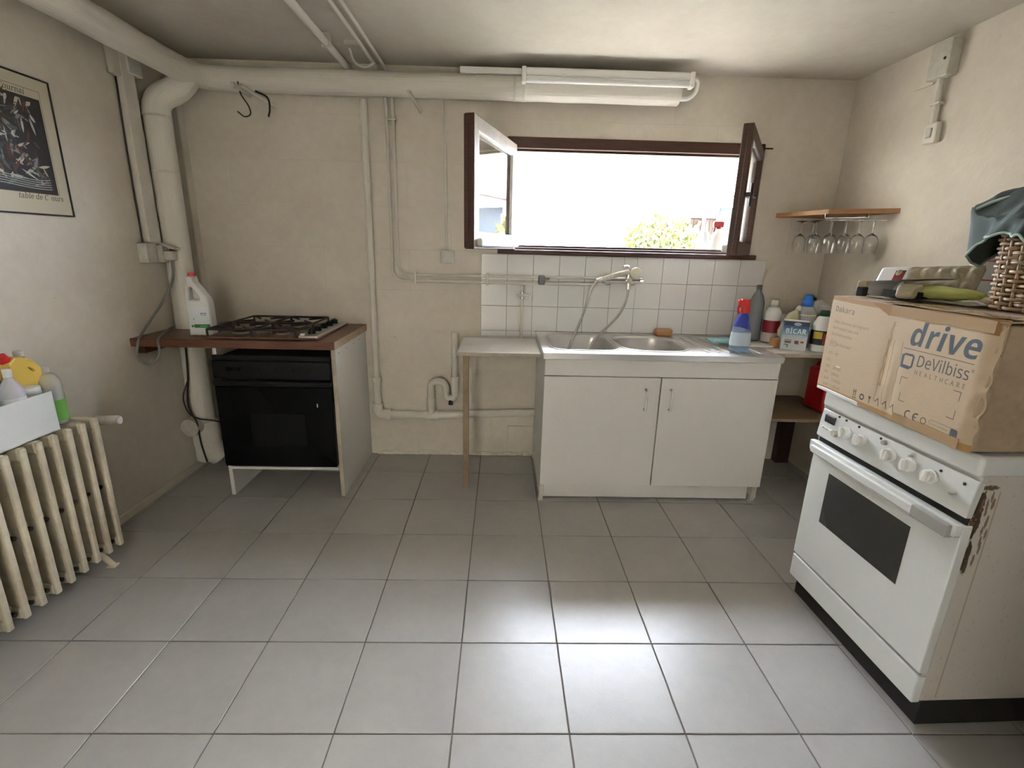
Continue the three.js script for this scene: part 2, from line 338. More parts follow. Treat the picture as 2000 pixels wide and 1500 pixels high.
// ------------------------------------------------------------------ outside
{ // low eave added to cut skylight: boards with a ragged plaster fringe
  const e = structure('trim_3', 'low eave added over the window to cut skylight, seen from inside as a ragged edge');
  mk('eave', plain(-1.9, 2.25, 1.955, 2.2, -2.38, OUT - 0.001), mt.wall, e);
  for (let i = 0; i < 48; i++) { const x = OX0 - 0.1 + i * 0.035; mk('fringe', jitter(bb(x, x + 0.037, 1.941 - 0.012 * rnd(), 1.957, -2.382, -2.365, 0.003), 0.004, 50, i), mt.wall, e); }
}
struct(mk('ground', plain(-40, 40, 0.6, 1.16, -60, OUT - 0.001), std({ color: lin(0.26, 0.24, 0.20), map: boardTex, roughness: 0.95 })), 'bare gravel yard outside the window');
{
  const s = thing('garden_shed', 'brown timber shed with sloping pale roof outside the window', 'shed', [3.6, 1.16, -6.3]);
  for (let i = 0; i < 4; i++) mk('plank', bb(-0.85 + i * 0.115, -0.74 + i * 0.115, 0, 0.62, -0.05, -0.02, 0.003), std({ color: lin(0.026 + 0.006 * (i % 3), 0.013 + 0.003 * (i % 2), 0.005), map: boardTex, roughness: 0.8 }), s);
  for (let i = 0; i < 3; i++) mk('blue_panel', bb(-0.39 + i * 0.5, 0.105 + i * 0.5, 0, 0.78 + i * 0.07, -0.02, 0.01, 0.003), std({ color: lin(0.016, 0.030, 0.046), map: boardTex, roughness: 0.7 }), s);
  for (const x of [-0.84, -0.62, -0.42, 0.35, 1.05]) mk('post', bb(x - 0.02, x + 0.02, 0, 0.68, 0.02, 0.06, 0.004), mt.pine, s);
  mk('brace', uvm(new THREE.BoxGeometry(0.03, 0.5, 0.03)).rotateZ(-0.3).translate(-0.75, 0.35, 0.05), mt.pine, s);
  const fa = uvm(new THREE.BoxGeometry(2.2, 0.07, 0.03)); fa.rotateZ(0.19); fa.translate(0.15, 0.95, 0.36); mk('fascia', fa, mt.pale, s);
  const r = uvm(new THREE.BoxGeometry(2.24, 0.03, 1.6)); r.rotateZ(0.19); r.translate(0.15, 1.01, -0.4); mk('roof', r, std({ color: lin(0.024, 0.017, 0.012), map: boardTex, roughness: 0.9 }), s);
  mk('back_wall', bb(-0.9, 1.0, 0, 0.7, -1.0, -0.95, 0.004), mt.darkWood, s);
}
{ // unseen wing added left of the yard; it shields the window from low light
  const w = thing('added_wing', 'rendered wing added unseen beside the yard to shield the window from low light', 'shield', [0, 1.16, 0]);
  mk('wall_panel', plain(-2.2, -1.6, 0, 3.4, -9.5, -2.35), std({ color: lin(0.36, 0.34, 0.30), map: boardTex, roughness: 0.95 }), w);
  mk('roof', plain(-2.4, -1.4, 3.4, 3.55, -9.7, -2.3), mt.darkWood, w);
}
const leafMat = [phy({ color: lin(0.075, 0.08, 0.008), roughness: 0.9, transmission: 0.3, thickness: 0 }), phy({ color: lin(0.045, 0.055, 0.006), roughness: 0.9, transmission: 0.3, thickness: 0 })];
function shrub(at, rx, ry, n, label) {
  const s = thing('shrub', label, 'shrub', at, 'shrubs outside the window'), pos = [[], []];
  const st = []; for (let i = 0; i < 7; i++) { const a = i * 0.9; st.push(curve([[0, 0, 0], [Math.cos(a) * rx * 0.3, ry * 0.6, Math.sin(a) * rx * 0.3], [Math.cos(a) * rx * 0.8, ry * 1.4, Math.sin(a) * rx * 0.8]], 0.008, 8, 5)); }
  mk('stem', st, mt.darkWood, s);
  for (let i = 0; i < n; i++) {
    const a = rnd() * 6.283, e = Math.acos(2 * rnd() - 1), k = Math.cbrt(0.25 + 0.75 * rnd()), c = V(Math.sin(e) * Math.cos(a) * rx * k, ry + Math.cos(e) * ry * k, Math.sin(e) * Math.sin(a) * rx * k);
    const d = V(rnd() - 0.5, rnd() - 0.3, rnd() - 0.5).normalize(), w = V(rnd() - 0.5, rnd() - 0.5, rnd() - 0.5).cross(d).normalize(), L = 0.05 + rnd() * 0.05;
    const p0 = c, p1 = c.clone().addScaledVector(d, L * 0.5).addScaledVector(w, L * 0.3), p2 = c.clone().addScaledVector(d, L), p3 = c.clone().addScaledVector(d, L * 0.5).addScaledVector(w, -L * 0.3);
    for (const p of [p0, p1, p2, p0, p2, p3]) pos[i % 2].push(p.x, p.y, p.z);
  }
  pos.forEach((q, i) => { const g = new THREE.BufferGeometry(); g.setAttribute('position', new THREE.Float32BufferAttribute(q, 3)); g.computeVertexNormals(); uvm(g); const m = mk('foliage', g, leafMat[i], s); m.userData.kind = 'stuff'; });
}
shrub([2.05, 1.16, -5.2], 0.42, 0.30, 1500, 'yellow green leafy shrub in the middle of the window view');
shrub([3.0, 1.16, -5.6], 0.22, 0.10, 300, 'low yellow shrub beside the timber shed outside');

// unseen dark cupboard added to keep the cooker side and floor there dark
{
  const w = thing('light_blocker', 'tall dark brown cupboard added unseen behind the cooker to block light', 'light_blocker', [0, 0, 0]);
  mk('carcass', bb(1.45, 2.05, 0.06, 2.05, 0.22, 1.35, 0.006), mt.darkWood, w); mk('plinth', bb(1.48, 2.05, 0, 0.06, 0.25, 1.33, 0.003), mt.blackMatt, w);
  mk('door', bb(1.43, 1.45, 0.08, 2.03, 0.23, 0.785, 0.004), mt.darkWood, w); mk('door', bb(1.43, 1.45, 0.08, 2.03, 0.79, 1.34, 0.004), mt.darkWood, w); for (const z of [0.74, 0.835]) mk('handle', pipe([[1.43, 1.0, z], [1.405, 1.0, z], [1.405, 1.14, z], [1.43, 1.14, z]], 0.006, 0.01, 10), mt.chrome, w);
}

// ------------------------------------------------------------------ pipes on ceiling and walls
const G_PIPE = 'painted pipes';
{
  const p = thing('heating_pipe', 'thick white lagged pipe running under the ceiling above the window', 'pipe', [0, 0, 0]);
  const g = pipe([[-1.50, 2.145, 1.6], [-1.50, 2.145, -1.865], [1.045, 2.145, -1.865]], 0.06, 0.15, 24, 0.025);
  mk('lagging', jitter(g, 0.0025, 9), mt.pipe, p);
  for (const x of [0.16, 0.21]) mk('lagging_band', pipe([[x, 2.145, -1.865], [x + 0.012, 2.145, -1.865]], 0.063, 0, 24), mt.pipe, p);
  mk('hanger_bar', bb(-1.26, -1.24, 2.07, 2.095, -1.90, -1.72, 0.004), mt.pipe, p);
}
{
  const h = thing('wire_hook', 'black bent wire hook hanging from the thick ceiling pipe', 'hook', [0, 0, 0]);
  mk('wire', curve([[-1.255, 2.115, -1.795], [-1.245, 2.06, -1.79], [-1.21, 2.0, -1.79], [-1.205, 1.965, -1.79], [-1.235, 1.952, -1.79], [-1.27, 1.975, -1.79]], 0.0035, 30, 8), mt.cableBlack, h);
  const b = thing('pipe_bracket', 'white iron pipe bracket with a hooked end beside the wire hook', 'bracket', [0, 0, 0]);
  mk('bar', [pipe([[-1.245, 2.10, -1.80], [-1.13, 2.035, -1.93]], 0.010, 0, 8)], mt.pipe, b);
  mk('hook', [curve([[-1.19, 2.085, -1.84], [-1.13, 2.055, -1.84], [-1.125, 2.0, -1.84], [-1.135, 1.965, -1.84]], 0.005, 20, 8)], mt.iron, b);
  const c = thing('pipe_bracket', 'short white iron peg under the thick pipe above the thin twin pipes', 'bracket', [0, 0, 0]);
  mk('bar', [pipe([[-0.385, 2.10, -1.80], [-0.345, 2.035, -1.945]], 0.009, 0, 8)], mt.pipe, c);
}
{
  const l = thing('strip_light', 'unlit white fluorescent strip light fixed along the thick pipe', 'lamp', [0, 0, 0]);
  mk('housing', [bb(0.215, 1.075, 2.178, 2.215, -1.80, -1.75, 0.012)], mt.plastic, l);
  mk('tube', [cyl(0.018, 0.018, 0.84, 0.645, 2.166, -1.775, 'x', 20)], mt.milky, l);
  for (const x of [0.212, 1.078]) mk('end_cap', [bb(x - 0.012, x + 0.012, 2.145, 2.217, -1.803, -1.747, 0.006)], mt.plastic, l);
  mk('cable', [curve([[1.085, 2.19, -1.775], [1.112, 2.18, -1.78], [1.112, 2.135, -1.80], [1.085, 2.112, -1.82], [1.03, 2.112, -1.84]], 0.011, 24, 10)], mt.plastic, l);
  tag(mk('cable_trunking', [bb(-0.12, 0.20, 2.198, 2.228, -1.86, -1.82, 0.003)], mt.plastic), 'short white cable trunking leading to the strip light', 'trunking');
}
tag(mk('ceiling_pipe', [pipe([[-0.712, 2.218, 1.6], [-0.712, 2.218, -1.90]], 0.0165, 0, 14), bb(-0.735, -0.69, 2.20, 2.26, -1.55, -1.54, 0.002)], mt.pipe), 'single white pipe along the ceiling left of the twin pipes', 'pipe', G_PIPE);
{
  const t = thing('twin_pipe', 'left one of the two thin white pipes on ceiling and wall', 'pipe', [0, 0, 0]);
  mk('tube', pipe([[-0.565, 2.23, 1.6], [-0.565, 2.23, -1.925], [-0.53, 2.1, -1.925], [-0.53, 1.122, -1.925], [0.242, 1.122, -1.925], [0.72, 1.128, -1.925]], 0.0085, 0.07, 12), mt.pipe, t);
  mk('branch', [pipe([[0.242, 1.122, -1.925], [0.242, 0.79, -1.925]], 0.0085, 0, 12), cyl(0.0125, 0.0125, 0.03, 0.242, 1.122, -1.925, 'x', 14), cyl(0.0115, 0.0115, 0.05, 0.242, 1.085, -1.925, 'y', 14)], mt.pipe, t);
  const u = thing('twin_pipe', 'right one of the two thin white pipes on ceiling and wall', 'pipe', [0, 0, 0]);
  mk('tube', pipe([[-0.522, 2.23, 1.6], [-0.522, 2.23, -1.925], [-0.495, 2.1, -1.925], [-0.495, 1.158, -1.925], [0.74, 1.164, -1.925]], 0.0085, 0.07, 12), mt.pipe, u);
  for (const [x, y] of [[-0.398, 1.14], [0.03, 1.142]]) tag(mk('pipe_clip', [bb(x - 0.006, x + 0.006, y - 0.036, y + 0.038, -1.945, -1.913, 0.003)], mt.pipe), x < 0 ? 'white double pipe clip near the bend of the twin pipes' : 'white double pipe clip on the edge of the wall tiles', 'clip');
  tag(mk('pipe_clip', [bb(-0.538, -0.478, 1.985, 1.993, -1.945, -1.913, 0.002)], mt.pipe), 'white double pipe clip high up below the thick pipe', 'clip');
  const v = thing('stop_valve', 'small chrome tap on the pipe above the white side table', 'valve', [0.242, 1.052, -1.925]);
  mk('body', [cyl(0.012, 0.012, 0.045, 0, 0, 0, 'y', 16), cyl(0.009, 0.009, 0.05, -0.01, 0, 0.015, 'x', 14)], mt.chrome, v);
  mk('lever', [bb(0.005, 0.05, 0.004, 0.011, 0.008, 0.028, 0.003), bb(0.042, 0.052, -0.03, 0.01, 0.008, 0.028, 0.003)], mt.chrome, v);
  tag(mk('pipe_fitting', [bb(0.335, 0.375, 1.118, 1.172, -1.945, -1.905, 0.008), pipe([[0.35, 1.15, -1.905], [0.40, 1.155, -1.90]], 0.008, 0, 10)], std({ color: lin(0.22, 0.22, 0.23), roughness: 0.5, metalness: 0.5 })), 'dull grey metal fitting on the twin pipes over the tiles', 'fitting');
  const k = thing('ceiling_clamp', 'white wire clamp and plate holding the ceiling pipes', 'clamp', [0, 0, 0]);
  mk('loop', [pipe([[-0.64, 2.236, -1.665], [-0.64, 2.205, -1.71], [-0.635, 2.20, -1.77], [-0.60, 2.20, -1.80], [-0.545, 2.21, -1.76]], 0.006, 0.02, 8)], mt.pipe, k);
  mk('plate', [bb(-0.655, -0.575, 2.245, 2.259, -1.64, -1.62, 0.002)], mt.pipe, k);
}
{
  const t = thing('waste_pipe', 'white vertical waste pipe turning into a low horizontal run', 'pipe', [0, 0, 0]);
  mk('riser', pipe([[-0.650, 2.08, -1.915], [-0.655, 0.50, -1.915]], 0.0185, 0, 16), mt.pipe, t);
  mk('lower_riser', pipe([[-0.655, 0.52, -1.91], [-0.655, 0.29, -1.91]], 0.024, 0, 16), mt.pipe, t);
  mk('coupling', cyl(0.029, 0.029, 0.03, -0.655, 0.515, -1.91), mt.pipe, t); mk('coupling', cyl(0.022, 0.022, 0.02, -0.651, 1.66, -1.915), mt.pipe, t); mk('coupling', cyl(0.021, 0.021, 0.012, -0.653, 1.12, -1.915), mt.pipe, t);
  mk('elbow', pipe([[-0.655, 0.36, -1.905], [-0.655, 0.288, -1.905], [-0.57, 0.288, -1.905]], 0.033, 0.03, 18), mt.pipe, t);
  mk('run', jitter(pipe([[-0.60, 0.288, -1.905], [-0.30, 0.287, -1.905], [0.341, 0.316, -1.905]], 0.0255, 0.05, 18), 0.001, 12), mt.pipe, t);
  mk('tee', [pipe([[-0.36, 0.285, -1.905], [-0.27, 0.289, -1.905]], 0.031, 0, 18), pipe([[-0.315, 0.285, -1.905], [-0.315, 0.40, -1.905]], 0.027, 0, 16)], mt.pipe, t);
  const s = thing('drain_trap', 'white standpipe and curved trap beside the table leg', 'trap', [0, 0, 0]);
  mk('trap', pipe([[-0.315, 0.36, -1.902], [-0.315, 0.51, -1.902], [-0.225, 0.51, -1.902], [-0.215, 0.405, -1.895], [-0.165, 0.405, -1.89], [-0.165, 0.53, -1.895]], 0.0225, 0.04, 16, 0.01), mt.pipe, s);
  mk('standpipe', [pipe([[-0.165, 0.44, -1.895], [-0.165, 0.82, -1.90]], 0.021, 0, 16), cyl(0.026, 0.026, 0.03, -0.165, 0.53, -1.895)], mt.pipe, s);
  mk('drain_plug', [cyl(0.014, 0.014, 0.04, -0.19, 0.385, -1.885, 'y', 12)], mt.cableBlack, s);
}
{
  const c = thing('wall_conduit', 'thin white conduit ending in a square junction box by the window', 'conduit', [0, 0, 0]);
  mk('conduit', pipe([[-0.21, 2.10, -1.935], [-0.21, 1.29, -1.935]], 0.008, 0, 10), mt.pipe, c);
  const b = mk('junction_box', bb(-0.248, -0.168, 1.228, 1.302, -1.945, -1.905, 0.006), mt.plastic, c);
  mk('lid', [bb(-0.243, -0.173, 1.233, 1.297, -1.906, -1.901, 0.002)], mt.oldPlastic, b);
}
{
  const s = thing('stack_pipe', 'thick white soil stack in the left corner with an offset bend', 'pipe', [0, 0, 0]);
  mk('stack', jitter(pipe([[-1.63, 0.06, -1.70], [-1.63, 2.0, -1.70], [-1.535, 2.065, -1.76], [-1.50, 2.14, -1.80]], 0.062, 0.11, 24, 0.02), 0.0015, 7), mt.pipe, s);
  for (const y of [1.92, 1.66]) mk('joint_collar', [cyl(0.065, 0.065, 0.012, -1.632, y, -1.70, 'y', 28)], mt.pipe, s);
  mk('foot_bend', jitter(pipe([[-1.625, 0.30, -1.70], [-1.62, 0.14, -1.69], [-1.58, 0.075, -1.73]], 0.068, 0.1, 24, 0.015), 0.002, 9), mt.pipe, s);
  mk('branch', pipe([[-1.63, 0.30, -1.70], [-1.645, 0.295, -1.60]], 0.048, 0, 22), mt.pipe, s);
  mk('access_cap', pipe([[-1.640, 0.297, -1.635], [-1.644, 0.295, -1.585]], 0.052, 0, 24), mt.oldPlastic, s);
  tag(mk('black_cable', [curve([[-1.60, 0.80, -1.60], [-1.625, 0.60, -1.615], [-1.645, 0.42, -1.61], [-1.62, 0.36, -1.60], [-1.60, 0.335, -1.59], [-1.60, 0.20, -1.60], [-1.585, 0.08, -1.605]], 0.005, 60, 8), curve([[-1.625, 0.58, -1.615], [-1.66, 0.47, -1.60], [-1.645, 0.38, -1.605], [-1.60, 0.35, -1.60], [-1.52, 0.33, -1.62], [-1.46, 0.28, -1.68]], 0.004, 50, 8)], mt.cableBlack), 'black cable hanging over the stack pipe access cap', 'cable');
}
{ // wiring on the left wall
  const t = thing('wall_trunking', 'wide white cable trunking running down the left wall', 'trunking', [0, 0, 0]);
  mk('cover', bb(-1.70, -1.665, 1.30, 2.20, -1.635, -1.545, 0.006), mt.pipe, t);
  mk('top_box', bb(-1.70, -1.655, 2.08, 2.20, -1.68, -1.585, 0.006), mt.pipe, t);
  mk('broken_plaster', jitter(bb(-1.70, -1.668, 2.05, 2.21, -1.60, -1.50, 0.008), 0.004, 40), mt.mortar, t);
  tag(mk('black_cable', [curve([[-1.69, 2.05, -1.535], [-1.693, 1.7, -1.532], [-1.69, 1.31, -1.53]], 0.004, 30, 6)], mt.cableBlack), 'dark cable alongside the wall trunking', 'cable');
  const b = thing('junction_box', 'square grey white junction box below the wall trunking', 'box', [0, 0, 0]);
  mk('body', bb(-1.70, -1.655, 1.208, 1.308, -1.578, -1.495, 0.006), mt.oldPlastic, b);
  const o = thing('wall_socket', 'wall socket with its hinged cover flipped up by the plug', 'socket', [0, 0, 0]);
  mk('body', bb(-1.70, -1.635, 1.21, 1.298, -1.636, -1.584, 0.006), mt.oldPlastic, o);
  const cv = bb(0, 0.085, -0.005, 0.005, -0.045, 0.045, 0.003); cv.scale(0.9, 1, 0.62); cv.rotateZ(-0.35); cv.translate(-1.645, 1.306, -1.61); mk('cover', cv, mt.oldPlastic, o);
  mk('plug', [bb(-1.64, -1.585, 1.222, 1.268, -1.63, -1.59, 0.01)], mt.oldPlastic, o);
  mk('plug_band', [bb(-1.612, -1.598, 1.220, 1.280, -1.633, -1.600, 0.003)], std({ color: lin(0.16, 0.05, 0.025), roughness: 0.5 }), o);
  tag(mk('grey_cable', [curve([[-1.61, 1.225, -1.61], [-1.615, 1.13, -1.60], [-1.64, 1.02, -1.54], [-1.65, 0.93, -1.43], [-1.655, 0.84, -1.33], [-1.64, 0.76, -1.295], [-1.60, 0.735, -1.31], [-1.56, 0.78, -1.325], [-1.56, 0.85, -1.333], [-1.60, 0.868, -1.45], [-1.655, 0.872, -1.60]], 0.006, 110, 8)], mt.cableGrey), 'grey cable looping from the wall socket down past the worktop', 'cable');
}
{ // right wall electrics
  const b = thing('junction_box', 'grey junction box high on the right wall near the ceiling', 'box', [0, 0, 0]);
  mk('body', bb(2.005, 2.055, 2.09, 2.232, -1.385, -1.275, 0.006), mt.oldPlastic, b);
  mk('screw', [cyl(0.006, 0.006, 0.004, 2.004, 2.16, -1.30, 'x', 10)], mt.iron, b);
  mk('cable_guard', pipe([[2.03, 2.10, -1.33], [2.04, 1.91, -1.325]], 0.014, 0, 12), mt.pipe, b);
  mk('strap', [bb(2.022, 2.055, 1.985, 1.995, -1.352, -1.30, 0.002)], mt.pipe, b);
  tag(mk('cover_plate', [bb(2.047, 2.055, 2.085, 2.235, -1.50, -1.39, 0.002)], mt.wall), 'flat painted cover plate beside the high junction box', 'plate');
  const s = thing('light_switch', 'small worn white switch below the high junction box', 'switch', [0, 0, 0]);
  mk('plate', jitter(bb(2.025, 2.055, 1.825, 1.912, -1.355, -1.285, 0.01), 0.002, 30), mt.pipe, s);
  mk('rocker', [bb(2.018, 2.03, 1.85, 1.89, -1.335, -1.305, 0.004)], mt.oldPlastic, s);
}
tag(mk('access_panel', [bb(0.172, 0.34, 0.03, 0.208, -1.945, -1.938, 0.002)], mt.wall), 'painted access panel low on the wall beside the sink unit', 'panel');
{ // crumbling plaster foot of the back wall
  const f = []; for (let i = 0; i < 30; i++) { const x = -0.68 + i * 0.034; f.push(jitter(bb(x, x + 0.036, 0, 0.012 + 0.02 * rnd(), -1.945, -1.934, 0.004), 0.004, 60, i)); }
  const m = mk('baseboard_back', f, mt.wall); struct(m, 'crumbling painted plaster along the foot of the back wall');
}
struct(mk('baseboard_left', [jitter(bb(-1.70, -1.688, 0, 0.04, -1.9, -0.9, 0.004), 0.002, 9)], mt.wall), 'low painted plaster ledge along the foot of the left wall');

// ------------------------------------------------------------------ picture
{
  const art = canvas(1024, 1160, (g, w, h) => {
    g.fillStyle = '#c6bda6'; g.fillRect(0, 0, w, h);
    const x0 = 130, y0 = 190, x1 = 880, y1 = 960;
    g.fillStyle = '#262425'; g.fillRect(x0, y0, x1 - x0, y1 - y0);
    let s = 7; const r = () => { s = (s * 16807) % 2147483647; return s / 2147483647; };
    for (let i = 0; i < 170; i++) {
      g.fillStyle = ['#aeb1a8', '#54585a', '#4b2823', '#3a3f44', '#c4c1b2', '#5f2f28', '#7e837f'][Math.floor(r() * 7)];
      const x = x0 + 30 + r() * 660, y = y0 + 30 + r() * 680, a = r() * 6.28, L = 22 + r() * 70, W = 8 + r() * 30;
      g.beginPath(); g.moveTo(x + Math.cos(a) * L, y + Math.sin(a) * L); g.quadraticCurveTo(x + Math.cos(a + 1.4) * W, y + Math.sin(a + 1.4) * W, x - Math.cos(a) * L, y - Math.sin(a) * L); g.quadraticCurveTo(x - Math.cos(a + 1.2) * W, y - Math.sin(a + 1.2) * W, x + Math.cos(a) * L, y + Math.sin(a) * L); g.fill();
    }
    g.strokeStyle = '#1c1b1c'; g.lineWidth = 6;
    for (let i = 0; i < 60; i++) { const x = x0 + r() * 700, y = y0 + r() * 720; g.beginPath(); g.moveTo(x, y); g.bezierCurveTo(x + 60 * r(), y - 60 * r(), x + 90 * r(), y + 60 * r(), x + 120 * (r() - 0.3), y + 90 * (r() - 0.5)); g.stroke(); }
    g.strokeStyle = '#a7aba6'; g.lineWidth = 7;
    for (let i = 0; i < 5; i++) { g.beginPath(); g.moveTo(x0 + 40, 850 + i * 20); g.bezierCurveTo(330, 790 + i * 22, 560, 900 + i * 14, 840, 850 + i * 20); g.stroke(); }
    g.strokeStyle = '#201e1e'; g.lineWidth = 26; g.strokeRect(x0, y0, x1 - x0, y1 - y0);
    g.strokeStyle = '#2a2826'; g.lineWidth = 3; g.strokeRect(x0 - 20, y0 - 80, x1 - x0 + 45, y1 - y0 + 95);
    g.fillStyle = '#2a2624'; g.font = 'italic 62px serif'; g.fillText('de Tournai', 430, y0 - 26); g.fillText('table de C', 480, y1 + 66); g.fillText('ours', 800, y1 + 66);
  });
  const p = thing('framed_print', 'dark abstract block print with handwritten captions in a thin black frame', 'picture', [-1.70, 1.408, -1.142]);
  const W = 0.44, Hh = 0.503, g = new THREE.PlaneGeometry(W, Hh); g.rotateY(Math.PI / 2); g.translate(0.0125, Hh / 2, W / 2);
  // the caption side faces the room: u runs towards the window
  mk('print', g.toNonIndexed(), std({ map: art, roughness: 0.35 }), p);
  mk('backing', bb(0, 0.012, 0, Hh, 0, W, 0.001), mt.pale, p);
  for (const [a, b, c, d] of [[0, W, 0, 0.006], [0, W, Hh - 0.006, Hh], [0, 0.006, 0, Hh], [W - 0.006, W, 0, Hh]]) mk('frame_bar', bb(0, 0.017, c, d, a, b, 0.001), mt.blackMatt, p);
}

// ------------------------------------------------------------------ radiator and its box of bottles
{
  const r = thing('radiator', 'cream cast iron column radiator on the left wall', 'radiator', [0, 0, 0]);
  const pitch = 0.0622, y0 = 0.052, y1 = 0.634, n = 15;
  const bar = [bb(-1.515, -1.50, y0, y1 - 0.004, -0.0115, 0.0115, 0.006), bb(-1.665, -1.51, y1 - 0.05, y1 - 0.001, -0.0125, 0.0125, 0.011), bb(-1.665, -1.51, y0, y0 + 0.045, -0.0125, 0.0125, 0.011), bb(-1.67, -1.645, y0, y1 - 0.01, -0.0125, 0.0125, 0.007), bb(-1.645, -1.512, y0 + 0.04, y1 - 0.045, -0.004, 0.004, 0.002)];
  const web = [bb(-1.645, -1.562, y0 + 0.012, y1 - 0.012, -0.0305, 0.0305, 0.01), bb(-1.60, -1.545, y1 - 0.06, y1 - 0.014, -0.0305, 0.0305, 0.012), bb(-1.60, -1.545, y0 + 0.012, y0 + 0.05, -0.0305, 0.0305, 0.012), bb(-1.60, -1.548, 0.322, 0.358, -0.0305, 0.0305, 0.01)];
  const fin = []; for (const [a, b] of [[0.115, 0.315], [0.365, 0.545]]) fin.push(bb(-1.57, -1.528, a, b, 0.0275, 0.0335, 0.0025));
  const sec = M([...bar, ...web, ...fin]);
  for (let i = 0; i < n; i++) { const m = mk('section', sec, mt.cream, r); m.position.z = -0.817 + i * pitch; for (const y of [0.34, 0.085]) mk('tie_bolt', cyl(0.008, 0.008, 0.032, -1.530, y, 0.029, 'x', 12), mt.iron, m); }
  for (const z of [-0.735, -0.735 + 10 * pitch]) mk('foot', [pipe([[-1.545, 0.10, z + 0.02], [-1.515, 0.05, z + 0.005], [-1.492, 0.006, z - 0.005]], 0.011, 0.02, 10), bb(-1.51, -1.475, 0, 0.008, z - 0.02, z + 0.012, 0.003)], mt.cream, r);
  mk('inlet', [cyl(0.013, 0.013, 0.07, -1.60, 0.585, -0.875, 'z', 14)], mt.iron, r);
  const v = mk('thermostat', [pipe([[-1.60, 0.585, -0.905], [-1.545, 0.585, -0.92]], 0.012, 0, 14), pipe([[-1.585, 0.585, -0.912], [-1.50, 0.582, -0.93]], 0.0195, 0, 18)], mt.oldPlastic, r);
  mk('cap', [pipe([[-1.502, 0.582, -0.9296], [-1.495, 0.582, -0.931]], 0.0165, 0, 18)], mt.whitePlastic, v);
}
{
  const yb = 0.636, b = thing('storage_box', 'white open box of cleaning bottles standing on the radiator', 'box', [0, 0, 0]);
  mk('front', bb(-1.524, -1.52, yb, yb + 0.150, -0.678, -0.29, 0.0015), mt.enamel, b);
  mk('back', bb(-1.664, -1.66, yb, yb + 0.150, -0.678, -0.29, 0.0015), mt.enamel, b);
  mk('end', bb(-1.664, -1.52, yb, yb + 0.150, -0.678, -0.674, 0.0015), mt.enamel, b);
  mk('end', bb(-1.664, -1.52, yb, yb + 0.150, -0.294, -0.29, 0.0015), mt.enamel, b);
  mk('base', bb(-1.664, -1.52, yb, yb + 0.004, -0.678, -0.29, 0.0015), mt.enamel, b);
}
function bottle(name, label, cat, at, prof, mat, capProf, capMat, extra) {
  const t = thing(name, label, cat, at); mk('body', lathe(prof), mat, t);
  if (capProf) mk('cap', lathe(capProf, 20), capMat, t);
  if (extra) extra(t); return t;
}
